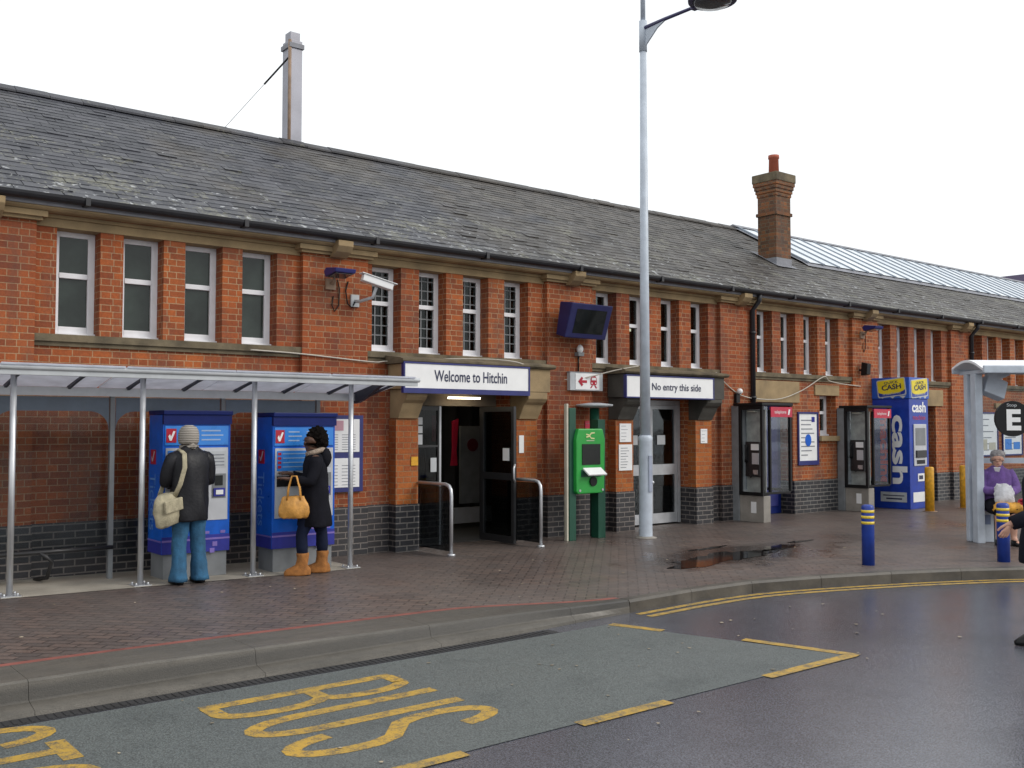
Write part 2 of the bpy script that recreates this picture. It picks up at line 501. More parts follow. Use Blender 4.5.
# ------------------------------------------------------------------ mesh helpers
class MB:
    def __init__(s):
        s.v, s.f, s.sm = [], [], []

    def add(s, vs, fs, smooth=False):
        b = len(s.v)
        s.v += [tuple(p) for p in vs]
        s.f += [tuple(i + b for i in q) for q in fs]
        s.sm += [smooth] * len(fs)
        return s

    def box(s, x0, x1, y0, y1, z0, z1):
        vs = [(x, y, z) for z in (z0, z1) for y in (y0, y1) for x in (x0, x1)]
        return s.add(vs, [(0, 2, 3, 1), (4, 5, 7, 6), (0, 1, 5, 4), (2, 6, 7, 3), (0, 4, 6, 2), (1, 3, 7, 5)])

    def quad(s, a, b, c, d):
        return s.add([a, b, c, d], [(0, 1, 2, 3)])

    def slab(s, pts, z0, z1):
        n = len(pts)
        vs = [(x, y, z0) for x, y in pts] + [(x, y, z1) for x, y in pts]
        fs = [tuple(range(n - 1, -1, -1)), tuple(range(n, 2 * n))]
        fs += [(i, (i + 1) % n, n + (i + 1) % n, n + i) for i in range(n)]
        return s.add(vs, fs)

    def sheet(s, pts, z):
        return s.add([(x, y, z) for x, y in pts], [tuple(range(len(pts)))])

    def prism_x(s, yz, x0, x1):
        n = len(yz)
        vs = [(x0, y, z) for y, z in yz] + [(x1, y, z) for y, z in yz]
        fs = [tuple(range(n)), tuple(range(2 * n - 1, n - 1, -1))]
        fs += [(i, n + i, n + (i + 1) % n, (i + 1) % n) for i in range(n)]
        return s.add(vs, fs)

    def prism_y(s, xz, y0, y1):
        n = len(xz)
        vs = [(x, y0, z) for x, z in xz] + [(x, y1, z) for x, z in xz]
        fs = [tuple(range(n - 1, -1, -1)), tuple(range(n, 2 * n))]
        fs += [(i, (i + 1) % n, n + (i + 1) % n, n + i) for i in range(n)]
        return s.add(vs, fs)

    def tube(s, pts, r, n=10, cap=True, smooth=True):
        """tube through points; r a number or list"""
        P = [Vector(p) for p in pts]
        m = len(P)
        rr = r if isinstance(r, (list, tuple)) else [r] * m
        t0 = (P[1] - P[0]).normalized()
        up = Vector((0, 0, 1)) if abs(t0.z) < .9 else Vector((1, 0, 0))
        a = t0.cross(up).normalized()
        vs = []
        for i in range(m):
            t = (P[min(i + 1, m - 1)] - P[max(i - 1, 0)]).normalized()
            a = (a - t * a.dot(t)).normalized()
            b = t.cross(a)
            for k in range(n):
                th = 2 * math.pi * k / n
                vs.append(P[i] + (a * math.cos(th) + b * math.sin(th)) * rr[i])
        fs = []
        for i in range(m - 1):
            for k in range(n):
                fs.append((i * n + k, i * n + (k + 1) % n, (i + 1) * n + (k + 1) % n, (i + 1) * n + k))
        s.add(vs, fs, smooth)
        if cap:
            b0 = len(s.v) - len(vs)
            s.f += [tuple(b0 + k for k in range(n - 1, -1, -1)), tuple(b0 + (m - 1) * n + k for k in range(n))]
            s.sm += [False, False]
        return s

    def rod(s, a, b, r, n=10):
        return s.tube([a, b], r, n)

    def loft(s, rings, n=20, cap=True, smooth=True, wob=0.0):
        """horizontal elliptical rings (cx, cy, cz, rx, ry)"""
        vs = []
        for (cx, cy, cz, rx, ry) in rings:
            for k in range(n):
                th = 2 * math.pi * k / n
                q = 1 + wob * math.sin(5 * th + cz * 9) + wob * .6 * math.sin(9 * th - cz * 14)
                vs.append((cx + rx * q * math.cos(th), cy + ry * q * math.sin(th), cz))
        m = len(rings)
        fs = []
        for i in range(m - 1):
            for k in range(n):
                fs.append((i * n + k, i * n + (k + 1) % n, (i + 1) * n + (k + 1) % n, (i + 1) * n + k))
        s.add(vs, fs, smooth)
        if cap:
            b0 = len(s.v) - len(vs)
            s.f += [tuple(b0 + k for k in range(n - 1, -1, -1)), tuple(b0 + (m - 1) * n + k for k in range(n))]
            s.sm += [smooth, smooth]
        return s

    def ball(s, c, r, n=14, m=9, jit=0.0):
        rx, ry, rz = r if isinstance(r, (tuple, list)) else (r, r, r)
        vs, fs = [], []
        rg = random.Random(int(abs(c[0] * 991 + c[2] * 77) * 10))
        for i in range(m + 1):
            ph = math.pi * i / m
            for k in range(n):
                th = 2 * math.pi * k / n
                q = 1 + rg.uniform(-jit, jit)
                vs.append((c[0] + q * rx * math.sin(ph) * math.cos(th), c[1] + q * ry * math.sin(ph) * math.sin(th), c[2] + q * rz * math.cos(ph)))
        for i in range(m):
            for k in range(n):
                fs.append((i * n + k, (i + 1) * n + k, (i + 1) * n + (k + 1) % n, i * n + (k + 1) % n))
        return s.add(vs, fs, True)

    def disc_y(s, cx, cz, y0, y1, r, n=32, rz=None):
        rz = rz or r
        return s.prism_y([(cx + r * math.cos(2 * math.pi * k / n), cz + rz * math.sin(2 * math.pi * k / n)) for k in range(n)], y0, y1)

    def xf(s, mat):
        s.v = [tuple(mat @ Vector(p)) for p in s.v]
        return s

    def build(s, name, mat, parent=None, bevel=0.0, clean=False):
        me = bpy.data.meshes.new(name)
        me.from_pydata(s.v, [], s.f)
        me.polygons.foreach_set('use_smooth', s.sm)
        bm = bmesh.new()
        bm.from_mesh(me)
        if clean:
            bmesh.ops.remove_doubles(bm, verts=bm.verts, dist=1e-5)
        bmesh.ops.recalc_face_normals(bm, faces=bm.faces)
        if bevel:
            ed = [e for e in bm.edges if len(e.link_faces) == 2 and e.calc_face_angle(0) > .6]
            bmesh.ops.bevel(bm, geom=ed, offset=bevel, segments=2, affect='EDGES', profile=.6, clamp_overlap=True)
        bm.to_mesh(me)
        bm.free()
        me.materials.append(mat)
        o = bpy.data.objects.new(name, me)
        COL.objects.link(o)
        if parent is not None:
            o.parent = parent
        return o


def tag(o, label=None, cat=None, group=None, kind=None):
    if label:
        o['label'] = label
    if cat:
        o['category'] = cat
    if group:
        o['group'] = group
    if kind:
        o['kind'] = kind
    return o


def thing(name, label, cat, loc=(0, 0, 0), rz=0.0, group=None):
    o = bpy.data.objects.new(name, None)
    o.empty_display_size = .2
    COL.objects.link(o)
    o.location = loc
    o.rotation_euler = (0, 0, rz)
    return tag(o, label, cat, group)


def struct(name, mb, mat, **kw):
    return tag(mb.build(name, mat, None, **kw), kind='structure')


def text_mb(s, w=None, h=None, thick=.003, bold=0.0):
    """text as mesh in the x-z plane facing -y, lower left at the origin, fitted to w and/or h"""
    cu = bpy.data.curves.new('lettering', 'FONT')
    cu.body = s
    cu.size = 1
    cu.offset = bold
    cu.resolution_u = 3
    o = bpy.data.objects.new('lettering', cu)
    COL.objects.link(o)
    dg = bpy.context.evaluated_depsgraph_get()
    me = bpy.data.meshes.new_from_object(o.evaluated_get(dg))
    bpy.data.objects.remove(o)
    bpy.data.curves.remove(cu)
    xs = [v.co.x for v in me.vertices]
    ys = [v.co.y for v in me.vertices]
    x0, x1, y0, y1 = min(xs), max(xs), min(ys), max(ys)
    sx = w / (x1 - x0) if w else None
    sy = h / (y1 - y0) if h else None
    sx = sx or sy
    sy = sy or sx
    mb = MB()
    vs = [((v.co.x - x0) * sx, 0.0, (v.co.y - y0) * sy) for v in me.vertices]
    mb.add(vs, [tuple(p.vertices) for p in me.polygons])
    bpy.data.meshes.remove(me)
    # give the letters a little thickness
    n = len(mb.v)
    mb2 = MB()
    mb2.add([(x, -thick, z) for x, y, z in mb.v], mb.f)
    return mb2


def put_text(parent, s, x, y, z, mat, w=None, h=None, name='lettering', rot=None, face='front', bold=0.0):
    mb = text_mb(s, w, h, bold=bold)
    m = Matrix.Translation((x, y, z))
    if face == 'left':                                  # on a face that looks towards -x; text runs towards -y
        m = m @ Matrix.Rotation(R(-90), 4, 'Z')
    if rot:
        m = m @ Matrix.Rotation(R(rot), 4, 'Y')
    return mb.xf(m).build(name, mat, parent)


def skin(chains, mat, name, parent=None, sub=2):
    vs, es, rs, idx = [], [], [], {}

    def vid(p, r):
        k = tuple(round(c, 4) for c in p)
        if k not in idx:
            idx[k] = len(vs)
            vs.append(p)
            rs.append(r)
        return idx[k]
    for ch in chains:
        ids = [vid(p[:3], p[3]) for p in ch]
        es += [(a, b) for a, b in zip(ids, ids[1:]) if a != b]
    me = bpy.data.meshes.new(name)
    me.from_pydata(vs, es, [])
    o = bpy.data.objects.new(name, me)
    COL.objects.link(o)
    md = o.modifiers.new('s', 'SKIN')
    md.branch_smoothing = .6
    for i, d in enumerate(me.skin_vertices[0].data):
        d.radius = (rs[i], rs[i])
        d.use_root = (i == 0)
    sb = o.modifiers.new('d', 'SUBSURF')
    sb.levels = sub
    sb.render_levels = sub
    dg = bpy.context.evaluated_depsgraph_get()
    m2 = bpy.data.meshes.new_from_object(o.evaluated_get(dg))
    m2.name = name
    bpy.data.objects.remove(o)
    bpy.data.meshes.remove(me)
    for p in m2.polygons:
        p.use_smooth = True
    m2.materials.clear()
    m2.materials.append(mat)
    o = bpy.data.objects.new(name, m2)
    COL.objects.link(o)
    o.parent = parent
    return o


def crumple(o, amp, scale, cuts=1, seed=0.0, fine=0.4, stretch=1.0):
    '''folds: subdivide and push the surface in and out with noise; stretch > 1 draws the folds out vertically'''
    bm = bmesh.new()
    bm.from_mesh(o.data)
    if cuts:
        bmesh.ops.subdivide_edges(bm, edges=bm.edges[:], cuts=cuts, use_grid_fill=True, smooth=.2)
    bm.normal_update()
    mv = []
    for v in bm.verts:
        p = Vector((v.co.x, v.co.y, v.co.z / stretch)) * scale + Vector((seed, seed * 1.7, seed * .3))
        h = noise.noise(p) + fine * noise.noise(p * 2.7)
        mv.append((v, v.normal * h * amp))
    for v, d in mv:
        v.co += d
    for f in bm.faces:
        f.smooth = True
    bm.to_mesh(o.data)
    bm.free()
    return o


def gz(x):
    return .065 * min(1.0, max(0.0, (7 - x) / 4.6))


# ------------------------------------------------------------------ ground, road, pavement
struct('ground', MB().quad((-400, -400, -.16), (400, -400, -.16), (400, 400, -.16), (-400, 400, -.16)), M['ground'])
struct('road', MB().quad((-60, -70, -.12), (90, -70, -.12), (90, -3.0, -.12), (-60, -3.0, -.12)), M['asphalt'])

KR = [(7.05, -4.70), (8.0, -4.66), (8.93, -4.71), (9.9, -4.98), (11.13, -5.45), (12.34, -6.08), (13.6, -7.0), (14.9, -8.3),
      (16.0, -9.9), (16.8, -11.8), (17.3, -14), (17.5, -20), (17.5, -32)]


def resample(pts, step):
    # Catmull-Rom smoothing then equal steps
    P = [Vector(p) for p in pts]
    dense = []
    for i in range(len(P) - 1):
        p0, p1, p2, p3 = P[max(i - 1, 0)], P[i], P[i + 1], P[min(i + 2, len(P) - 1)]
        for k in range(20):
            t = k / 20
            dense.append(.5 * ((2 * p1) + (-p0 + p2) * t + (2 * p0 - 5 * p1 + 4 * p2 - p3) * t * t + (-p0 + 3 * p1 - 3 * p2 + p3) * t ** 3))
    dense.append(P[-1])
    outp, acc = [dense[0]], 0.0
    for a, b in zip(dense, dense[1:]):
        acc += (b - a).length
        if acc >= step:
            outp.append(b)
            acc = 0.0
    return outp


def offs(pts, d):
    res = []
    for i, p in enumerate(pts):
        t = (pts[min(i + 1, len(pts) - 1)] - pts[max(i - 1, 0)]).normalized()
        res.append(p + Vector((t.y, -t.x)) * d)         # positive d = towards the road
    return res


kc = resample(KR, .30)
kin = offs(kc, -.13)
pv = MB()
row = [(-20, -4.119, gz(-20)), (2.4, -4.119, gz(2.4)), (3.5, -4.119, gz(3.5)), (5.2, -4.119, gz(5.2))]
for q in range(1, 9):
    xx = 5.2 + 1.85 * q / 8
    tt = q / 8
    tt = tt * tt * (3 - 2 * tt)
    row.append((xx, -4.119 - .445 * tt, gz(xx)))
for a, b in zip(row, row[1:]):
    pv.quad(a, b, (b[0], .9, b[2]), (a[0], .9, a[2]))
edge = [(7.05, -4.564)] + [(p.x, p.y) for p in kin if p.x > 7.06]
mono = [edge[0]]
for e_ in edge[1:]:
    if e_[0] > mono[-1][0] + 1e-3:
        mono.append(e_)
edge = mono
for a, b in zip(edge, edge[1:]):
    if True:
        pv.quad((a[0], a[1], 0), (b[0], b[1], 0), (b[0], .9, 0), (a[0], .9, 0))
pv.quad((edge[-1][0], -32, 0), (80, -32, 0), (80, .9, 0), (edge[-1][0], .9, 0))
struct('pavement', pv, M['paving'], clean=True)

# raised boarding kerb on the left (stones with joints), ramping down at its right end
kb = MB()


def ksec(x):
    """kerb section at x: wide and tall on the left, easing into the ordinary kerb at x = 7.05"""
    z = gz(x) + .004
    t = min(1.0, max(0.0, (x - 5.2) / 1.85))
    t = t * t * (3 - 2 * t)
    m = lambda a, b: a + (b - a) * t
    return [(m(-4.12, -4.565), z - .2), (m(-4.12, -4.565), z), (m(-4.60, -4.67), z), (m(-4.625, -4.69), z - .012), (m(-4.645, -4.697), m(-.05, -.06)),
            (m(-4.66, -4.698), m(-.062, -.065)), (m(-4.80, -4.70), m(-.088, -.10)), (m(-4.81, -4.702), -.125)]


x = -9.2
while x < 7.0:
    x1 = min(x + 1.55, 7.05)
    if 7.05 - x1 < .5:
        x1 = 7.05
    ns = 8
    base_i = len(kb.v)
    secs = [ksec(x + .0015 + (x1 - x - .003) * q / ns) for q in range(ns + 1)]
    n = len(secs[0])
    vs = []
    for q in range(ns + 1):
        vs += [(x + .0015 + (x1 - x - .003) * q / ns, y, z) for y, z in secs[q]]
    fs = [(q * n + i, q * n + i + 1, (q + 1) * n + i + 1, (q + 1) * n + i) for q in range(ns) for i in range(n - 1)]
    fs += [tuple(range(n)), tuple(range(ns * n, ns * n + n))]
    kb.add(vs, fs)
    x = x1
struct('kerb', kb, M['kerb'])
rd = MB()
for i in list(range(-9, 5)):
    rd.quad((i, -4.118, gz(i) + .004), (i + 1, -4.118, gz(i + 1) + .004), (i + 1, -4.04, gz(i + 1) + .004), (i, -4.04, gz(i) + .004))
for a, b in [((5.0, -4.119, gz(5.0)), row[3])] + list(zip(row[3:], row[4:])):
    rd.quad((a[0], a[1] + .001, a[2] + .004), (b[0], b[1] + .001, b[2] + .004), (b[0], b[1] + .079, b[2] + .004), (a[0], a[1] + .079, a[2] + .004))
struct('red_paver_edging', rd, M['kerb_red'])
# ordinary kerb stones round the bend
kr = MB()
ks = resample(KR, .92)
ko, ki = ks, offs(ks, -.13)
for i in range(len(ks) - 1):
    d = (ks[i + 1] - ks[i]).normalized() * .0025
    a, b, c, e = ko[i] + d, ko[i + 1] - d, ki[i + 1] - d, ki[i] + d
    mid = lambda p: p * .88 + .12 * (e if p is a else c)
    top = .006
    kr.add([(a.x, a.y, -.125), (b.x, b.y, -.125), (c.x, c.y, -.125), (e.x, e.y, -.125),
            (a.x, a.y, top - .025), (b.x, b.y, top - .025), (c.x, c.y, top), (e.x, e.y, top),
            (a.x + (e.x - a.x) * .15, a.y + (e.y - a.y) * .15, top), (b.x + (c.x - b.x) * .15, b.y + (c.y - b.y) * .15, top)],
           [(0, 1, 5, 4), (4, 5, 9, 8), (8, 9, 6, 7), (2, 3, 7, 6), (0, 4, 8, 7, 3), (1, 2, 6, 9, 5)])
struct('kerb_stones', kr, plain('mossy_kerb_stone', (.075, .066, .054), .5, var=.5, scale=3, bump=.35, fine=.25))
# slot drain
dr = MB()
dr.box(-9, 5.9, -4.955, -4.815, -.13, -.116)
for i in range(135):
    xx = -.9 + i * .05
    dr.box(xx, xx + .022, -4.94, -4.83, -.116, -.112)
struct('drain_channel', dr, M['drain'])
# bus bay surface and markings
struct('bus_bay', MB().sheet([(-9, -7.06), (7.10, -7.06), (6.48, -4.98), (-9, -4.98)], -.116), M['bay'])
mk = MB()


def ribbon(mb, pts, w, z=-.1142, closed=False):
    P = [Vector(p) for p in pts]
    n = len(P)
    L, Rr = [], []
    for i in range(n):
        if closed:
            a, b = P[(i - 1) % n], P[(i + 1) % n]
        else:
            a, b = P[max(i - 1, 0)], P[min(i + 1, n - 1)]
        t = (b - a).normalized()
        nn = Vector((-t.y, t.x)) * w / 2
        # miter
        t1 = (P[i] - a).normalized() if (P[i] - a).length > 1e-6 else t
        c = max(.5, abs(t1.dot(t)))
        L.append(P[i] + nn / c)
        Rr.append(P[i] - nn / c)
    for i in range(n if closed else n - 1):
        j = (i + 1) % n
        mb.quad((Rr[i].x, Rr[i].y, z), (Rr[j].x, Rr[j].y, z), (L[j].x, L[j].y, z), (L[i].x, L[i].y, z))


for a, b in ((-1.2, -.3), (.9, 1.75), (2.55, 3.33), (4.19, 4.99), (6.03, 7.12)):
    ribbon(mk, [(a, -7.08), (b, -7.08)], .10)
for a, b in (((7.155, -7.12), (6.92, -6.17)), ((6.66, -5.49), (6.50, -4.99))):
    ribbon(mk, [a, b], .10, z=-.1137)
kcs = resample(KR, .25)
for d in (.10, .24):
    ribbon(mk, [(p.x, p.y) for p in offs(kcs, d)], .075, z=-.1172)


def arc(cx, cy, rx, ry, a0, a1, n=10):
    return [(cx + rx * math.cos(R(a0 + (a1 - a0) * i / n)), cy + ry * math.sin(R(a0 + (a1 - a0) * i / n))) for i in range(n + 1)]


def letter(ch, x0, y0, L=1.42, w=.36, th=.108):
    """letters lie along +x (their top), first stroke towards the kerb; local (u across, v up)"""
    zz = [-.1146]

    def put(uv, closed=False):
        zz[0] += .0003
        ribbon(mk, [(x0 + v * L, y0 - u * w) for u, v in uv], th, z=zz[0], closed=closed)
    if ch == 'B':
        put([(0, 0), (0, 1)])
        put([(0, .97), (.6, .97)] + arc(.6, .75, .38, .22, 90, -90) + [(0, .53)])
        put([(.6, .53)] + arc(.6, .28, .42, .25, 90, -90) + [(0, .03)])
    if ch == 'U':
        put([(0, 1), (0, .28)] + arc(.5, .28, .5, .26, 180, 360) + [(1, 1)])
    if ch == 'S':
        put(arc(.5, .74, .47, .24, 10, 180) + [(.05, .66), (.2, .56), (.8, .44), (.96, .34)] + arc(.5, .27, .47, .25, 0, -170))
    if ch == 'T':
        put([(-.05, .97), (1.05, .97)])
        put([(.5, .95), (.5, 0)])
    if ch == 'O':
        put(arc(.5, .73, .48, .25, 0, 180) + arc(.5, .27, .48, .25, 180, 360), closed=True)
    if ch == 'P':
        put([(0, 0), (0, 1)])
        put([(0, .97), (.6, .97)] + arc(.6, .73, .38, .24, 90, -90) + [(0, .49)])


letter('B', 2.51, -5.33, w=.33)
letter('U', 2.54, -5.85, w=.31)
letter('S', 2.56, -6.31, w=.32)
for i, ch in enumerate('STOP'):
    letter(ch, .27, -5.00 - i * .44, 1.38, .36)
struct('road_markings', mk, M['line'])

# puddles on the paving
pu = MB()


def puddle(cx, cy, rx, ry, rot, seed):
    rg = random.Random(seed)
    ph = [rg.uniform(0, 6.28) for _ in range(5)]
    pts = []
    for k in range(120):
        t = 2 * math.pi * k / 120
        q = 1 + .22 * math.sin(2 * t + ph[0]) + .16 * math.sin(3 * t + ph[1]) + .12 * math.sin(5 * t + ph[2]) + .09 * math.sin(9 * t + ph[3]) + .06 * math.sin(17 * t + ph[4])
        xx, yy = rx * q * math.cos(t), ry * q * math.sin(t)
        pts.append((cx + xx * math.cos(rot) - yy * math.sin(rot), cy + xx * math.sin(rot) + yy * math.cos(rot)))
    pu.sheet(pts, .004)


puddle(10.25, -3.22, .95, .34, R(8), 3)
puddle(11.75, -3.0, .48, .13, R(15), 5)
puddle(10.9, -2.45, .35, .07, R(5), 8)
puddle(12.6, -2.75, .28, .07, R(5), 9)
struct('puddle', pu, M['water'])
# concrete base under the ticket shelter
cs = MB()
for a, b in ((-6, 2.4), (2.4, 4.4), (4.4, 6.1)):
    cs.quad((a, -1.22, gz(a) + .004), (b, -1.22, gz(b) + .004), (b, .02, gz(b) + .004), (a, .02, gz(a) + .004))
struct('shelter_base', cs, M['conc_light'])

lit = MB()
rg = random.Random(21)
for k in range(150):
    if k < 90:
        x, y = rg.uniform(.8, 15), rg.uniform(-4.0, -1.3)
        if x > 13 and y < -3:
            continue
        z = gz(x) + .005
    else:
        x, y, z = rg.uniform(.8, 9), rg.uniform(-7.5, -5.0), -.113
    q, a0 = rg.uniform(.008, .026), rg.uniform(0, 6)
    pts = [(x + q * rg.uniform(.5, 1) * math.cos(a0 + i * 1.26), y + q * rg.uniform(.5, 1) * math.sin(a0 + i * 1.26)) for i in range(5)]
    lit.add([(u, v, z + rg.uniform(0, .006)) for u, v in pts], [(0, 1, 2, 3, 4)])
tag(lit.build('litter', plain('pale_litter', (.30, .25, .18), .8, var=.6, scale=.8)), 'small pale leaf and paper flecks scattered over the wet paving and road', 'litter', kind='stuff')

# ------------------------------------------------------------------ the station building
S = thing('station_building', 'long red brick railway station with slate roof, stone bands and tall narrow windows', 'building')
PIL = [(-6.5, -5.54), (-2.36, -1.41), (1.78, 2.73), (5.91, 6.87), (10.05, 11.0), (14.17, 15.15), (18.37, 19.3), (22.4, 23.35), (26.5, 27.45), (30.6, 31.55), (34.7, 35.65)]
WIN0 = {0: (-5.3, .722), 1: (-1.15, .722), 2: (2.98, .722), 3: (7.0, .763), 4: (11.18, .767), 5: (15.34, .735), 6: (19.50, .72), 7: (23.6, .725), 8: (27.7, .725), 9: (31.8, .725)}
OW = .465
YB = .08           # brick plane between the pilasters
YI = .50           # inside face of the front wall
# ground openings by bay: (x0, x1, z0, z1)
OPEN = {3: [(7.62, 9.36, 0, 2.18)], 4: [(11.82, 13.36, 0, 2.15)], 5: [(15.32, 16.40, 0, 2.15), (17.30, 17.86, 1.5, 2.31)], 6: [(20.95, 21.8, 0, 2.15)]}
ZP, ZS0, ZS1, ZL0, ZL1 = .64, 2.58, 2.71, 3.895, 3.99
wall = MB()


def piece(name, mat, *boxes, bevel=0.0):
    m = MB()
    for b in boxes:
        m.box(*b)
    return m.build(name, M[mat], S, bevel=bevel)


for (a, b) in PIL:
    wall.box(a, b, 0, YI, ZP, 3.93)
    piece('plinth', 'blue_brick', (a - .01, b + .01, -.02, YI, -.05, ZP))
    piece('pilaster_cap', 'stone', (a - .05, b + .05, -.06, YI, 3.93, 3.965), (a - .09, b + .09, -.10, YI, 3.9655, 4.03))
for i in range(len(PIL) - 1):
    a, b = PIL[i][1], PIL[i + 1][0]
    w0, pt = WIN0[i]
    xs = [a]
    for k in range(4):
        xs += [w0 - .02 + k * pt, w0 - .02 + k * pt + OW]
    xs.append(b)
    for k in range(0, len(xs), 2):                     # jambs and little piers between the windows
        if xs[k + 1] - xs[k] > .01:
            wall.box(xs[k], xs[k + 1], YB, YI, ZS1, ZL0)
    piece('lintel_band', 'stone', (a + .091, b - .091, YB - .05, YI, ZL1, 4.03), (a + .011, b - .011, YB - .015, YI, ZL0, ZL1 - .001))
    piece('window_sill_band', 'mossy_stone', (a, b, YB - .06, YI, ZS0 + .05, ZS1), (a + .001, b - .001, YB - .03, YI, ZS0, ZS0 + .0499))
    cur = a
    for (x0, x1, z0, z1) in sorted(OPEN.get(i, [])):
        if x0 > cur:
            wall.box(cur, x0, YB, YI, ZP, ZS0)
            piece('plinth', 'blue_brick', (cur + .011, x0, YB - .02, YI, -.05, ZP))
        wall.box(x0, x1, YB, YI, z1, ZS0)
        if z0 > 0:
            wall.box(x0, x1, YB, YI, ZP, z0)
            piece('plinth', 'blue_brick', (x0, x1, YB - .02, YI, -.05, ZP))
        cur = x1
    wall.box(cur, b, YB, YI, ZP, ZS0)
    piece('plinth', 'blue_brick', (cur + (.011 if cur == a else 0), b - .011, YB - .02, YI, -.05, ZP))
wall.box(-6.5, 35.65, 0.02, YI, 4.032, 4.14)
wall.build('wall', M['brick'], S)
sh = MB()
sh.box(-6.5, -6.3, YI, 8.0, -.05, 4.16)
sh.box(35.45, 35.65, YI, 8.0, -.05, 4.16)
sh.box(-6.3, 35.45, 7.8, 8.0, -.05, 4.16)
sh.build('rear_wall', M['brick'], S)
fl = MB()
fl.box(-6.3, 35.45, YI, 7.8, 2.36, 2.48)
fl.box(-6.3, 35.45, .30, 7.8, -.03, .003)
fl.build('floor_slab', M['dark_room'], S)
pt_ = MB()
pt_.box(-6.3, 35.45, 3.4, 3.5, 2.49, 4.6)
pt_.build('upper_partition', M['lobby_wall'], S)
# cornice, fascia, gutter
cor = MB()
cor.prism_x([(.018, 4.034), (-.12, 4.034), (-.15, 4.055), (-.15, 4.076), (.018, 4.076)], -6.5, 35.65)
cor.build('cornice', M['stone'], S)
MB().box(-6.5, 35.65, -.17, .018, 4.078, 4.135).build('fascia', M['fascia'], S)
gt = MB()
n = 8
prof = [(-.24 + .07 * math.cos(R(180 + 180 * k / n)), 4.182 + .075 * math.sin(R(180 + 180 * k / n))) for k in range(n + 1)]
prof += [(-.18, 4.215), (-.18, 4.20), (-.30, 4.20)]
gt.prism_x(prof[:n + 1], -6.6, 35.75)
x = -6.0
while x < 35:
    gt.box(x, x + .05, -.318, -.165, 4.10, 4.188)
    x += 1.83
gt.build('gutter', M['gutter'], S)
for (a, b) in PIL:                                        # scrolled stone brackets under the gutter
    m = (a + b) / 2
    MB().prism_x([(-.02, 3.90), (-.10, 3.90), (-.20, 3.96), (-.26, 4.03), (-.26, 4.103), (-.02, 4.103)], m - .11, m + .11).build('corbel', M['stone'], S, bevel=.008)


def window(x0, z0, z1, w, y, mat, lattice=False, mid=.42):
    f = MB()
    st = .078
    f.box(x0, x0 + st, y, y + .08, z0, z1)
    f.box(x0 + w - st, x0 + w, y, y + .08, z0, z1)
    f.box(x0 + st, x0 + w - st, y, y + .08, z1 - .06, z1)
    f.box(x0 + st, x0 + w - st, y, y + .08, z0, z0 + .11)
    zm = z1 - (z1 - z0) * mid
    f.box(x0 + st, x0 + w - st, y - .01, y + .07, zm - .03, zm + .03)
    f.box(x0 - .01, x0 + w + .01, y - .05, y, z0, z0 + .035)
    fo = f.build('window', M['white_frame'], S, bevel=.006)
    g = MB()
    g.box(x0 + st, x0 + w - st, y + .035, y + .041, z0 + .11, zm - .03)
    g.box(x0 + st, x0 + w - st, y + .020, y + .026, zm + .03, z1 - .06)
    g.build('pane', mat, fo)
    if lattice:
        q = MB()
        for k in range(1, 3):
            xx = x0 + st + (w - 2 * st) * k / 3
            q.box(xx - .009, xx + .009, y + .022, y + .034, z0 + .11, zm - .03)
            q.box(xx - .009, xx + .009, y + .010, y + .019, zm + .03, z1 - .06)
        zz = z0 + .25
        while zz < z1 - .1:
            if abs(zz - zm) > .06:
                yy = y + .022 if zz < zm else y + .010
                q.box(x0 + st, x0 + w - st, yy + .001, yy + (.011 if zz < zm else .008), zz - .008, zz + .008)
            zz += .135
        q.build('glazing_bars', M['grey'], fo)


for i in WIN0:
    w0, p = WIN0[i]
    for k in range(4):
        window(w0 - .02 + k * p, ZS1, ZL0, OW, YB + .20, M['blind_glass'] if i < 3 else M['glass'], lattice=(i == 3))
window(17.30, 1.5, 2.31, .56, .30, M['glass'])

# fluorescent tubes upstairs, seen through the windows
for (x0, y0, z0) in ((14.2, 2.6, 3.62), (15.6, 2.6, 3.62)):
    MB().box(x0, x0 + 1.1, y0, y0 + .06, z0, z0 + .05).build('ceiling_tube', M['tube'], S)

# roof
EY, EZ, RY = -.24, 4.185, 4.0
RA = 29.2
SLP = math.tan(R(RA))
L_ = (RY - EY) / math.cos(R(RA))
rz_ = EZ + (RY - EY) * SLP


def rp(x, s, h=0.0):
    """point on the front slope: x along, s up the slope from the eave, h above it"""
    return (x, EY + s * math.cos(R(RA)) - h * math.sin(R(RA)), EZ + s * math.sin(R(RA)) + h * math.cos(R(RA)))


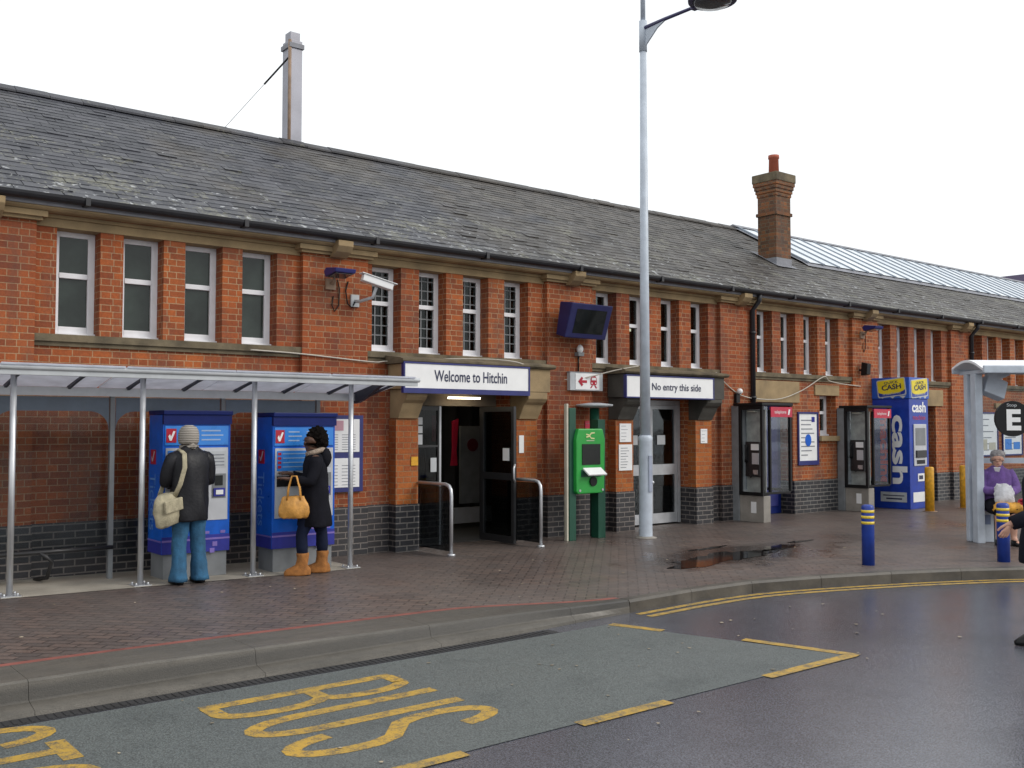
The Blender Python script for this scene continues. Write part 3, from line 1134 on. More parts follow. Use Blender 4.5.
ro = MB()
ro.add([rp(-6.8, 0, -.02), rp(36, 0, -.02), rp(36, L_, -.02), rp(-6.8, L_, -.02), (36, 8.3, EZ - .02), (-6.8, 8.3, EZ - .02),
        (-6.8, .02, 4.137), (36, .02, 4.137)],
       [(0, 1, 2, 3), (3, 2, 4, 5), (0, 6, 7, 1)])
gable = MB()
gable.add([(-6.4, 0, 4.16), (-6.4, 8, 4.16), (-6.4, 4, 6.55)], [(0, 1, 2)])
gable.add([(35.5, 0, 4.16), (35.5, 8, 4.16), (35.5, 4, 6.55)], [(0, 1, 2)])
gable.build('gable_wall', M['brick'], S)
roof = ro.build('roof', M['slate'], S)
VX = 19.6                       # verge where the glazed part of the roof starts
SG = (1.9 - EY) / math.cos(R(RA))
sl_ = MB()
rg = random.Random(11)
ex = .175
nrow = int(L_ / ex)
for j in range(nrow):
    s0 = j * ex
    x = -6.8 + (.125 if j % 2 else 0)
    xmax = VX if s0 > SG - .05 else 36
    while x < xmax:
        w = .246
        h = .008 + rg.uniform(0, .006)
        if rg.random() < .03:
            h += .010
        dx = rg.uniform(-.006, .006)
        sk = rg.uniform(-.010, .010)
        x0, x1 = x + dx, min(x + w + dx * .5, xmax)
        if x1 - x0 > .02:
            a, b = rp(x0, s0 + sk - .01, h), rp(x1, s0 + sk * .4 - .01, h + rg.uniform(-.003, .003))
            c, d = rp(x1, s0 + ex + .02, .004), rp(x0, s0 + ex + .02, .004)
            e, f = rp(x0, s0 + sk - .01, -.01), rp(x1, s0 + sk * .4 - .01, -.01)
            sl_.add([a, b, c, d, e, f], [(0, 1, 2, 3), (4, 5, 1, 0), (1, 5, 2), (4, 0, 3)])
        x += .25
sl_.build('slates', M['slate'], roof)
rt = MB()
x = -6.8
while x < VX - .02:
    x1 = min(x + .46, VX)
    h = rg.uniform(0, .012)
    rt.prism_x([(RY - .19, rz_ - .085 + h), (RY - .19, rz_ - .055 + h), (RY - .03, rz_ + .045 + h), (RY + .03, rz_ + .045 + h), (RY + .19, rz_ - .055 + h), (RY + .19, rz_ - .085 + h)], x, x1 - .006)
    x += .46
rt.build('ridge_tile', M['slate'], roof)
# lead flashing and glazed sheets on the upper slope
fsh = MB()
fsh.add([rp(VX - .14, SG - .12, .03), rp(36, SG - .12, .03), rp(36, SG + .10, .05), rp(VX - .14, SG + .10, .05)], [(0, 1, 2, 3)])
fsh.add([rp(VX - .14, SG + .10, .05), rp(VX + .10, SG + .10, .06), rp(VX + .10, L_, .06), rp(VX - .14, L_, .05)], [(0, 1, 2, 3)])
fsh.build('flashing', M['slate_flash'], roof)
sheets, bars = MB(), MB()
x = VX
while x < 36:
    x1 = x + .62
    sheets.add([rp(x + .03, SG + .06, .07), rp(x1 - .03, SG + .06, .07), rp(x1 - .03, L_ + .02, .07), rp(x + .03, L_ + .02, .07)], [(0, 1, 2, 3)])
    a = [rp(x - .035, SG + .03, .055), rp(x + .035, SG + .03, .055), rp(x + .035, SG + .03, .095), rp(x - .035, SG + .03, .095)]
    b = [rp(x - .035, L_ + .02, .055), rp(x + .035, L_ + .02, .055), rp(x + .035, L_ + .02, .095), rp(x - .035, L_ + .02, .095)]
    bars.add(a + b, [(0, 1, 2, 3), (0, 4, 5, 1), (1, 5, 6, 2), (2, 6, 7, 3), (3, 7, 4, 0)])
    x = x1
mr = sheets.build('glazed_roof', M['corrugated'], S)
bars.build('glazing_bars', plain('glazing_bar_metal', (.24, .28, .33), .5), mr)
MB().prism_x([(RY - .16, rz_ + .02), (RY - .03, rz_ + .10), (RY + .12, rz_ + .06)], VX - .1, 36).build('ridge_cap', M['slate_flash'], mr)
MB().box(VX - .1, 36, .9, .95, 2.6, 2.62).build('roof_tie', M['dark_room'], S)

# chimney
ch = MB()
cx0, cx1, cy0, cy1 = 17.88, 18.40, 1.5, 1.98
ch.box(cx0, cx1, cy0, cy1, 4.9, 6.70)
ch.box(cx0 - .03, cx1 + .03, cy0 - .03, cy1 + .03, 6.28, 6.35)
for k in range(4):
    e = .016 + .019 * k
    ch.box(cx0 - e, cx1 + e, cy0 - e, cy1 + e, 6.70 + k * .078, 6.778 + k * .078 - .001)
cho = ch.build('chimney', M['chimney_brick'], S)
MB().box(cx0 - .09, cx1 + .09, cy0 - .09, cy1 + .09, 7.011, 7.20).build('chimney_cap', M['mossy_stone'], cho, bevel=.02)
MB().tube([(18.12, 1.72, 7.19), (18.12, 1.72, 7.56), (18.12, 1.72, 7.57), (18.12, 1.72, 7.64)], [.115, .105, .122, .118], 16).build('chimney_pot', M['terracotta'], cho)
lf = MB()
lf.add([rp(cx0 - .08, 1.88, .03), rp(cx1 + .10, 1.88, .03), rp(cx1 + .10, 2.75, .035), rp(cx0 - .08, 2.75, .035)], [(0, 1, 2, 3)])
lf.box(cx0 - .012, cx1 + .012, cy0 - .012, cy1 + .012, 5.0, 5.34)
lf.build('chimney_flashing', M['slate_flash'], cho)
# square metal flue behind the ridge
fu = MB()
fu.box(7.74, 7.97, 4.15, 4.45, 6.2, 8.44)
fu.box(7.76, 7.95, 4.20, 4.40, 8.44, 8.60)
fuo = fu.build('flue', M['zinc'], S, bevel=.008)
MB().box(7.715, 7.995, 4.125, 4.475, 8.30, 8.38).build('flue_collar', M['slate_flash'], fuo)
MB().rod((7.735, 4.16, 6.2), (7.735, 4.16, 8.43), .03, 8).build('flue_seam', M['rust'], fuo)
gw = MB()
gw.rod((7.73, 4.2, 8.12), (6.3, 5.6, 6.0), .004, 6)
gw.rod((7.73, 4.2, 8.12), (7.42, 4.50, 7.66), .016, 6)
gw.build('guy_wire', M['black'], fuo)

# downpipes
for x in (15.03, 23.28, 7.12):
    d = MB()
    if x < 8:
        continue
    d.tube([(x, -.22, 4.14), (x, -.20, 4.0), (x, -.05, 3.84), (x, -.05, .02)], .045, 10)
    for z in (3.4, 2.2, 1.0):
        d.rod((x, -.05, z), (x, -.05, z + .05), .058, 10)
    d.build('downpipe', M['gutter'], S)
# stone window and door lintels at street level
piece('street_lintel', 'stone', (15.18, 16.60, YB - .03, YB + .14, 2.152, 2.56), bevel=.006)
piece('street_lintel', 'stone', (17.12, 17.95, YB - .03, YB + .14, 2.312, 2.52), bevel=.006)
piece('street_sill', 'stone', (17.23, 17.95, YB - .09, YB + .17, 1.40, 1.498), bevel=.006)
piece('street_lintel', 'stone', (20.7, 22.1, YB - .03, YB + .14, 2.152, 2.52), bevel=.006)
piece('street_lintel', 'stone', (24.6, 26.3, YB - .05, YB + .14, 2.14, 2.26), bevel=.006)
# blue service door
dd = MB()
dd.box(15.36, 16.36, .34, .39, .01, 2.14)
ddo = dd.build('door', M['dark_blue'], S)
pz = MB()
for z0, z1 in ((.15, .95), (1.05, 1.95)):
    pz.box(15.48, 15.84, .325, .34, z0, z1)
    pz.box(15.90, 16.26, .325, .34, z0, z1)
pz.build('door_panel', M['navy'], ddo, bevel=.006)
MB().ball((15.45, .31, 1.0), .03).build('handle', M['alu'], ddo)
tag(ddo, 'blue panelled service door')
d2 = MB().box(20.95, 21.8, .36, .41, .0, 2.14).build('door', M['black'], S)


# door surrounds: brick jamb piers, scrolled brackets, canopy
def surround(x0, x1, xl, xr, canmat, brmat, zb, zc0, zc1):
    for a, b in ((xl, x0), (x1, xr)):
        piece('door_jamb', 'brick_orange', (a, b, -.10, YB - .001, ZP, 1.80))
        piece('jamb_plinth', 'blue_brick', (a - .01, b + .01, -.12, YB - .022, -.05, ZP))
    pr = [(YB - .001, 1.802), (-.13, 1.802), (-.15, 1.84)]
    pr += [(-.15 - .03 * math.sin(R(180 * k / 6)) - .10 * (k / 6) ** 2, 1.84 + .17 * k / 6) for k in range(1, 7)]
    pr += [(-.31, 2.05), (-.355, 2.10), (-.355, zc0 - .002), (YB - .001, zc0 - .002)]
    for a, b in ((xl + .01, x0 - .02), (x1 + .02, xr - .01)):
        MB().prism_x(pr, a, b).build('door_bracket', brmat, S, bevel=.01)
    c = MB()
    c.box(xl - .04, xr + .04, -.36, YB - .035, zc0, zc1)
    c.build('door_canopy', canmat, S, bevel=.008)
    t = MB()
    t.prism_x([(YB - .062, zc1 + .002), (-.40, zc1 + .002), (-.43, zc1 + .03), (-.43, zc1 + .055), (-.36, zc1 + .075), (YB - .062, zc1 + .12)], xl - .10, xr + .10)
    t.build('canopy_moulding', M['mossy_stone'], S)


surround(7.62, 9.36, 7.26, 9.76, M['stone'], M['stone'], 1.8, 2.20, 2.54)
surround(11.82, 13.36, 11.42, 13.78, M['dirty_stone'], M['dirty_stone'], 1.8, 2.16, 2.54)

# lobby behind the entrance
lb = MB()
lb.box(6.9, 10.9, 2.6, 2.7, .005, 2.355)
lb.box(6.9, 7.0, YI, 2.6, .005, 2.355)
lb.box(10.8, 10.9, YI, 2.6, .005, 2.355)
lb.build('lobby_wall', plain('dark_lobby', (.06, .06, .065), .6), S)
MB().box(7.0, 10.8, .505, 2.595, 2.30, 2.355).build('lobby_ceiling', M['lobby_wall'], S)
MB().box(8.36, 8.90, .18, .25, 2.095, 2.122).build('lobby_light', M['lobby_tube'], S)
MB().box(8.0, 9.4, 1.5, 1.58, 2.25, 2.295).build('lobby_light', M['lobby_tube'], S)  # extra tube, added out of sight to brighten the lobby
lt = MB()
lt.box(7.62, 9.36, .40, .46, 1.995, 2.18)
lt.build('door_transom', M['lobby_wall'], S)
MB().box(9.86, 10.36, 2.0, 2.05, .40, 1.70).build('lobby_screen', M['grey'], S)
bd = MB()
bd.disc_y(10.10, 1.38, 1.985, 1.998, .11, 24)
bd.build('lobby_roundel', plain('dark_red_disc', (.12, .012, .02), .5), S)
MB().prism_y([(9.56, 1.78), (9.67, 1.82), (9.63, 1.3), (9.65, 1.05), (9.53, 1.05), (9.56, 1.3)], 1.80, 1.84).build('lobby_banner', M['red'], S)
vr = MB()
for k in range(7):
    vr.box(8.5 + k * .32, 8.56 + k * .32, 2.45, 2.5, .01, 2.28)
vr.build('lobby_glazing_post', M['dark_alu'], S)
MB().box(9.70, 10.5, 1.95, 1.99, .08, .34).build('lobby_panel', M['silver'], S)

# entrance doors: fixed leaf on the left, leaf folded outwards on the right
l1 = MB()
for a, b in ((7.64, 7.69), (8.10, 8.16)):
    l1.box(a, b, .12, .17, .02, 1.98)
l1.box(7.69, 8.10, .12, .17, 1.92, 1.98)
l1.box(7.69, 8.10, .12, .17, .02, .12)
l1.box(7.69, 8.10, .12, .17, 1.40, 1.43)
lo = l1.build('door', M['dark_alu'], S)
MB().box(8.12, 8.15, .112, .119, .02, 1.98).build('door_stile', M['alu'], lo)
MB().box(7.69, 8.10, .14, .148, .12, 1.40).build('pane', M['door_glass'], lo)
MB().box(7.69, 8.10, .14, .148, 1.43, 1.92).build('pane', M['door_glass'], lo)
nn = MB()
nn.box(7.76, 7.84, .125, .132, 1.72, 1.82)
nn.box(7.76, 7.84, .125, .132, 1.60, 1.70)
nn.box(7.76, 7.84, .125, .132, 1.44, 1.58)
nn.box(7.98, 8.08, .125, .132, 1.05, 1.25)
nn.build('door_notice', M['light_grey'], lo)
MB().box(8.02, 8.09, .155, .162, 1.48, 1.85).build('door_poster', M['red'], lo)
l2 = MB()
X2 = 9.0
l2.box(X2, X2 + .045, .24, .30, .02, 1.98)
l2.box(X2, X2 + .045, -.48, -.42, .02, 1.98)
l2.box(X2, X2 + .045, -.42, .24, 1.91, 1.98)
l2.box(X2, X2 + .045, -.42, .24, .02, .12)
l2.box(X2, X2 + .045, -.42, .24, .92, 1.02)
l2o = l2.build('door', M['dark_alu'], S)
MB().box(X2 + .018, X2 + .026, -.42, .24, .12, .92).build('pane', M['door_glass'], l2o)
MB().box(X2 + .018, X2 + .026, -.42, .24, 1.02, 1.91).build('pane', M['door_glass'], l2o)
MB().box(X2 + .005, X2 + .016, -.36, -.22, 1.20, 1.38).build('door_notice', M['white'], l2o)
MB().tube([(X2 + .01, -.50, .9), (X2 - .03, -.52, .95), (X2 - .03, -.52, 1.10), (X2 + .01, -.50, 1.15)], .014, 8).build('handle', M['steel'], l2o)
l3 = MB()
l3.box(9.02, 9.07, .305, .36, .02, 1.98)
l3o = l3.build('door_frame', M['dark_alu'], S)
# aluminium doors of the second opening
fd = MB()
xa, xb, yd = 11.84, 13.34, .24
fd.box(xa, xa + .07, yd, yd + .08, .02, 2.14)
fd.box(xb - .07, xb, yd, yd + .08, .02, 2.14)
fd.box(xa + .07, xb - .07, yd, yd + .08, 2.06, 2.14)
fdo = fd.build('door_frame', M['alu'], S)
for a, b in ((xa + .075, 12.585), (12.595, xb - .075)):
    q = MB()
    s_ = .06
    q.box(a, a + s_, yd + .01, yd + .06, .03, 2.055)
    q.box(b - s_, b, yd + .01, yd + .06, .03, 2.055)
    q.box(a + s_, b - s_, yd + .01, yd + .06, .03, .20)
    q.box(a + s_, b - s_, yd + .01, yd + .06, .86, 1.04)
    q.box(a + s_, b - s_, yd + .01, yd + .06, 1.99, 2.055)
    qo = q.build('door', M['alu'], S)
    MB().box(a + s_, b - s_, yd + .03, yd + .036, .20, .86).build('pane', M['door_glass'], qo)
    MB().box(a + s_, b - s_, yd + .03, yd + .036, 1.04, 1.99).build('pane', M['door_glass'], qo)
    MB().box(a + .18, a + .38, yd + .018, yd + .026, 1.38, 1.54).build('door_notice', M['light_grey'], qo)
MB().box(10.9, 14.6, 2.2, 2.3, .005, 2.355).build('lobby_wall', M['lobby_wall'], S)

# ------------------------------------------------------------------ signs on the building
t = thing('name_sign', 'white sign over the entrance reading Welcome to Hitchin, blue edged', 'sign', (7.20, -.362, 2.19))
MB().box(0, 2.13, -.05, 0, .02, .345).build('sign_panel', M['white'], t)
bb = MB()
bb.box(-.025, 2.155, -.06, 0, .347, .37)
bb.box(-.025, 2.155, -.06, 0, -.05, .018)
bb.box(-.025, -.001, -.06, 0, .0185, .3465)
bb.box(2.131, 2.155, -.06, 0, .0185, .3465)
bb.build('frame', M['navy'], t)
put_text(t, 'Welcome to Hitchin', .47, -.052, .115, M['ink'], w=1.26, h=.155, bold=.012)

t = thing('no_entry_sign', 'white sign over the aluminium doors reading No entry this side', 'sign', (11.36, -.362, 2.17))
MB().box(0, 2.10, -.05, 0, 0, .33).build('sign_panel', M['white'], t)
bb = MB()
bb.box(-.02, 2.12, -.06, 0, .332, .35)
bb.box(-.02, 2.12, -.06, 0, -.02, -.002)
bb.box(-.02, -.001, -.06, 0, -.0015, .3315)
bb.box(2.101, 2.12, -.06, 0, -.0015, .3315)
bb.build('frame', M['navy'], t)
put_text(t, 'No entry this side', .58, -.052, .075, M['ink'], w=1.20, h=.155, bold=.012)

t = thing('direction_sign', 'small white sign with red left arrow and red train symbol', 'sign', (10.46, -.002, 2.26))
MB().box(0, .70, -.07, 0, 0, .28).build('sign_panel', M['light_grey'], t)
MB().box(.11, .62, -.078, -.07, .015, .265).build('face', M['white'], t)
a = MB()
yy0, yy1 = -.086, -.079
a.prism_y([(.16, .14), (.235, .215), (.265, .19), (.235, .16), (.345, .16), (.345, .12), (.235, .12), (.265, .09), (.235, .065)], yy0, yy1)
a.build('arrow', M['sign_red'], t)
a = MB()
cx = .49
a.prism_y([(cx - .055, .09), (cx + .055, .09), (cx + .07, .12), (cx + .06, .20), (cx + .035, .235), (cx - .035, .235), (cx - .06, .20), (cx - .07, .12)], yy0, yy1)
a.prism_y([(cx - .075, .04), (cx - .05, .04), (cx - .015, .085), (cx - .035, .085)], yy0, yy1)
a.prism_y([(cx + .075, .04), (cx + .05, .04), (cx + .015, .085), (cx + .035, .085)], yy0, yy1)
a.build('train_symbol', M['sign_red'], t)
a = MB()
a.box(cx - .045, cx + .045, -.089, yy0, .165, .205)
a.disc_y(cx - .04, .118, -.089, yy0, .012, 12)
a.disc_y(cx + .04, .118, -.089, yy0, .012, 12)
a.build('train_window', M['white'], t)
MB().box(-.015, .715, -.075, -.0, .281, .292).build('rail', M['grey'], t)


# paper notices
def notice(x, y, z, w, h, label, cat='notice', mat='white', lines=7, face='front', group=None, frame=None, head=None):
    t = thing('notice', label, cat, (x, y, z), 0 if face == 'front' else R(-90), group)
    MB().box(0, w, -.012, 0, 0, h).build('sheet', M[mat], t)
    if frame:
        f = MB()
        e = .035
        f.box(-e, w + e, -.03, 0, h, h + e)
        f.box(-e, w + e, -.03, 0, -e - (.05 if head else 0), 0)
        f.box(-e, -.0005, -.03, 0, 0, h)
        f.box(w + .0005, w + e, -.03, 0, 0, h)
        f.build('frame', M[frame], t)
    rg = random.Random(int(x * 100))
    p = MB()
    for k in range(lines):
        zz = h * (.86 - .74 * k / max(1, lines - 1))
        p.box(w * .12, w * (.12 + rg.uniform(.35, .76)), -.0145, -.012, zz - h * .012, zz + h * .012)
    p.build('print', M['grey_ink'], t)
    return t


notice(11.50, -.102, 1.44, .26, .30, 'upper white paper notice on the orange brick jamb left of the aluminium doors', lines=5)
notice(11.48, -.102, .98, .30, .42, 'larger white paper notice under another on the left door jamb', lines=8)
notice(13.48, -.102, 1.40, .17, .25, 'white paper notice on the right jamb of the aluminium doors', lines=4)
notice(10.83, -.002, 1.52, .17, .26, 'red notice above a white one on brick beside the green machine', mat='red', lines=2)
notice(10.83, -.002, 1.17, .15, .33, 'narrow white notice under the red one beside the green machine', lines=6)
notice(9.40, -.102, 1.30, .09, .26, 'slim white plate on the right brick jamb of the entrance', lines=0)
notice(7.50, -.102, 1.16, .11, .12, 'small yellow plate on the left brick jamb of the entrance', cat='plate', mat='yellow_post', lines=0)
t = notice(16.58, YB - .002, 1.02, .60, .92, 'white poster in blue frame on brick between blue door and small window', cat='poster', lines=9, frame='navy', head=True)
a = MB()
a.disc_y(.30, .40, -.019, -.0146, .10, 24, .12)
a.build('emblem', M['blue'], t)
MB().box(.42, .52, -.018, -.0146, .76, .86).build('logo', M['purple'], t)
t = thing('timetable_board', 'blue framed timetable board with white sheets right of the second ticket machine', 'notice board', (6.08, -.002, .84))
MB().box(0, .70, -.05, 0, 0, 1.0).build('frame', M['navy'], t)
MB().box(.05, .64, -.058, -.05, .52, .95).build('sheet', M['white'], t)
MB().box(.05, .64, -.058, -.05, .06, .44).build('sheet', M['white'], t)
MB().box(.05, .40, -.062, -.058, .80, .93).build('heading', plain('pink_heading', (.55, .30, .36), .5), t)
p = MB()
for k in range(7):
    p.box(.09, .32, -.061, -.058, .55 + .032 * k, .557 + .032 * k)
    p.box(.38, .58, -.061, -.058, .55 + .032 * k, .557 + .032 * k)
    p.box(.09, .32, -.061, -.058, .09 + .042 * k, .097 + .042 * k)
    p.box(.38, .58, -.061, -.058, .09 + .042 * k, .097 + .042 * k)
p.build('print', M['grey_ink'], t)
for x, w, lab in ((23.75, .95, 'large pale poster on the far brick wall behind the bus shelter post'), (25.0, 1.0, 'white poster with blue squares on far brick wall behind the round sign')):
    t = notice(x, YB - .002, 1.0, w, 1.0, lab, cat='poster', lines=6, frame='navy')
    q = MB()
    q.box(.1 * w, .45 * w, -.017, -.0146, .12, .38)
    q.box(.55 * w, .9 * w, -.017, -.0146, .12, .30)
    q.build('picture', M['mid_blue'] if x > 24.5 else M['cream'], t)


# information screen
t = thing('information_screen', 'dark blue hooded information screen tilted down from brick pilaster', 'screen', (10.14, -.001, 3.05))
c = MB()
c.prism_x([(-.30, .0), (-.48, .52), (-.20, .56), (-.10, .06)], 0, .86)
c.build('casing', M['screen_blue'], t, bevel=.015)
f = MB()
d = Vector((-.18, .52)).normalized()
nrm = Vector((-d.y, d.x))
if nrm.x > 0:
    nrm = -nrm
def onf(u, v, h):
    return (u, -.30 + d.x * v + nrm.x * h, d.y * v + nrm.y * h)
f.add([onf(.13, .08, .004), onf(.76, .08, .004), onf(.76, .46, .004), onf(.13, .46, .004)], [(0, 1, 2, 3)])
f.build('display', M['black_glass'], t)
g = MB()
g.box(.3, .65, -.11, 0, .18, .42)
g.build('wall_bracket', M['dark_blue'], t)
t = thing('wall_sensor', 'small white sensor on black conduit above the train direction sign', 'sensor', (10.62, -.002, 2.56))
MB().rod((.06, -.02, 0), (.06, -.02, .30), .012, 8).build('conduit', M['black'], t)
MB().box(.0, .12, -.09, 0, .24, .30).build('bracket', M['grey'], t)
MB().ball((.06, -.06, .35), (.055, .05, .07)).build('dome', M['white'], t)


# floodlights
def floodlight(x, z, lab):
    t = thing('floodlight', lab, 'floodlight', (x, -.002, z), 0, 'blue floodlights on brick pilasters')
    b = MB()
    b.prism_x([(-.14, .0), (-.40, .04), (-.42, .09), (-.16, .12), (-.10, .08)], -.15, .15)
    b.build('lamp_body', M['navy'], t, bevel=.01)
    MB().prism_x([(-.16, -.006), (-.37, .026), (-.37, .031), (-.16, .0)], -.12, .12).build('lamp_glass', M['lamp_lens'], t)
    q = MB()
    q.tube([(0, -.01, -.06), (0, -.08, -.06), (0, -.13, .03)], .018, 8)
    q.box(-.07, .07, -.03, 0, -.14, .0)
    q.build('bracket', M['rust'], t)
    c_ = MB()
    c_.tube([(.10, -.015, .0), (.13, -.015, -.12), (.12, -.015, -.34), (.06, -.015, -.42), (.02, -.015, -.34), (.04, -.015, -.22)], .008, 6)
    c_.build('lead', M['black'], t)


floodlight(6.30, 3.62, 'blue floodlight beside the white security camera over the shelter')
floodlight(18.70, 3.66, 'blue floodlight on the pilaster above the blue cash kiosk')
t = thing('security_camera', 'white box security camera on wall arm left of entrance windows', 'camera', (6.66, -.002, 3.36))
b = MB().box(-.21, .21, -.06, .06, -.045, .045)
b.xf(Matrix.Translation((.10, -.42, .21)) @ Matrix.Rotation(R(-12), 4, 'Z') @ Matrix.Rotation(R(15), 4, 'Y'))
b.build('housing', M['white'], t, bevel=.012)
b = MB().box(-.24, .25, -.075, .075, .047, .056)
b.xf(Matrix.Translation((.10, -.42, .21)) @ Matrix.Rotation(R(-12), 4, 'Z') @ Matrix.Rotation(R(15), 4, 'Y'))
b.build('sun_shield', M['white'], t)
q = MB()
q.tube([(0, 0, 0), (0, -.14, -.02), (.08, -.34, .02), (.10, -.40, .15)], .022, 8)
q.box(-.06, .06, -.03, 0, -.08, .08)
q.build('bracket', M['light_grey'], t)
q = MB()
q.tube([(-.10, -.012, .25), (-.14, -.02, .12), (-.11, -.02, -.05), (-.04, -.02, -.09), (-.02, -.05, -.02)], .009, 6)
q.build('lead', M['black'], t)
t = thing('wall_speaker', 'small black wall speaker on pilaster left of the cash kiosk header', 'speaker', (18.62, -.002, 2.86))
MB().prism_x([(-.06, -.12), (-.20, -.10), (-.22, .12), (-.08, .16)], -.07, .07).build('casing', M['black'], t, bevel=.01)
MB().rod((0, 0, 0), (0, -.1, 0), .02, 8).build('bracket', M['black'], t)
# cables slung along the facade
for pts, lab in (
    ([(5.2, -.02, 2.64), (5.9, -.02, 2.62), (6.9, -.03, 2.56), (7.2, -.03, 2.58), (8.4, -.08, 2.66), (9.1, -.44, 2.62), (9.9, -.03, 2.47), (10.6, -.02, 2.43), (11.2, -.3, 2.58), (11.6, -.44, 2.66)],
     'thin pale cable slung along the wall above the entrance sign'),
    ([(13.8, -.2, 2.64), (14.3, -.03, 2.44), (14.7, -.03, 2.26), (15.2, -.05, 2.20), (15.9, -.02, 2.22), (16.6, -.02, 2.40), (17.3, -.02, 2.68), (17.5, -.02, 2.60), (18.0, -.02, 2.55), (18.6, -.03, 2.52)],
     'pale cable sagging across the wall above the phone kiosks')):
    P2 = [Vector(p) for p in pts]
    sm = []
    for i in range(len(P2) - 1):
        p0, p1, p2, p3 = P2[max(i - 1, 0)], P2[i], P2[i + 1], P2[min(i + 2, len(P2) - 1)]
        for k in range(5):
            u = k / 5
            sm.append(.5 * ((2 * p1) + (-p0 + p2) * u + (2 * p0 - 5 * p1 + 4 * p2 - p3) * u * u + (-p0 + 3 * p1 - 3 * p2 + p3) * u ** 3))
    sm.append(P2[-1])
    tag(MB().tube(sm, .010, 6).build('wall_cable', M['cable']), lab, 'cable')
t = thing('junction_box', 'small white light fitting on wires beside the black downpipe', 'light fitting', (14.58, -.002, 2.24))
MB().box(-.05, .05, -.06, 0, -.12, .05).build('box', M['black'], t)
MB().ball((.03, -.07, .09), .055).build('lamp', M['white'], t)
MB().tube([(0, -.03, -.12), (-.02, -.02, -.4), (-.12, -.02, -.6), (-.12, -.02, -2.1)], .01, 6).build('lead', M['black'], t)

# ------------------------------------------------------------------ ticket shelter
t = thing('ticket_shelter', 'open fronted steel shelter with translucent roof over the ticket machines', 'shelter', (0, 0, 0))
fx = [1.06, 2.30, 3.54, 4.78, 6.01]
for x in fx:
    p = MB()
    z = gz(x)
    p.rod((x, -1.08, z), (x, -1.08, 2.20), .030, 12)
    po = p.build('post', M['steel'], t)
    f = MB().box(x - .09, x + .09, -1.17, -.99, z, z + .012)
    for dx, dy in ((-.06, -.06), (.06, -.06), (-.06, .06), (.06, .06)):
        f.rod((x + dx, -1.08 + dy, z + .012), (x + dx, -1.08 + dy, z + .035), .012, 6)
    f.build('base_plate', M['steel'], po)
bx = [.97, 2.21, 3.43, 4.68, 5.91]
for x in bx:
    p = MB()
    p.box(x - .024, x + .024, -.45, -.39, gz(x), 2.02)
    p.build('post', M['grey'], t)
fb = MB()
fb.box(-.2, 6.84, -1.27, -1.22, 2.19, 2.27)
fb.rod((-.2, -1.27, 2.265), (6.86, -1.27, 2.265), .028, 10)
fb.build('front_beam', M['light_grey'], t, bevel=.004)
sb = MB()
for a in (-.2, .96, 2.13, 3.30, 4.46, 5.63):
    sb.prism_x([(-1.315, 2.290), (-1.31, 2.305), (-.34, 2.130), (-.34, 2.115)], a + .01, min(a + 1.155, 6.78))
sb.build('roof_sheet', M['polycarb'], t)
MB().box(-.2, 6.5, -.46, -.38, 2.02, 2.11).build('rear_beam', M['alu'], t)
rbm = plain('dark_rib_paint', (.03, .032, .05), .5)
x = -.1
while x < 6.8:
    pr = []
    for k in range(8):
        u = k / 7
        pr.append((-1.22 + .80 * u, 2.232 - .150 * u + .012 * math.sin(u * 3.14)))
    top = [(-.42, 2.122), (-1.22, 2.268)]
    MB().prism_x(pr + top, x - .014, x + .014).build('roof_rib', rbm, t)
    x += .615
pr = [(-1.22, 2.21)]
for k in range(8):
    u = k / 7
    pr.append((-1.22 + .82 * u, 2.205 - .22 * math.sin(u * 1.57) ** 2))
rb = MB().prism_x(pr + [(-.40, 2.12), (-1.22, 2.268)], 6.42, 6.47)
rb.build('roof_rib', rbm, t)
for a, b in zip(bx, bx[1:]):
    MB().box(a + .03, b - .03, -.424, -.416, .30, 2.015).build('glass_panel', M['clear_glass'], t)
    # grey-blue arched band along the top of each panel
    A, B, zt, zb_ = a + .035, b - .035, 2.01, 1.88
    pts = [(A, zt), (A, zb_ - .22)]
    for k in range(7):
        th = R(180 - 90 * k / 6)
        pts.append((A + .20 + .20 * math.cos(th), zb_ - .22 + .20 * math.sin(th)))
    for k in range(7):
        th = R(90 - 90 * k / 6)
        pts.append((B - .20 + .20 * math.cos(th), zb_ - .22 + .20 * math.sin(th)))
    pts += [(B, zb_ - .22), (B, zt)]
    MB().prism_y(pts, -.430, -.426).build('arch_band', M['arch_grey'], t)
rl = MB()
for a, b in zip(bx[:2], bx[1:3]):
    rl.rod((a, -.52, .40), (b, -.52, .40), .022, 8)
    m = (a + b) / 2
    rl.tube([(m - .12, -.52, .40), (m, -.52, .30), (m - .02, -.42, .12), (m - .06, -.10, .07)], .022, 8)
rl.build('leaning_rail', M['dark_alu'], t)


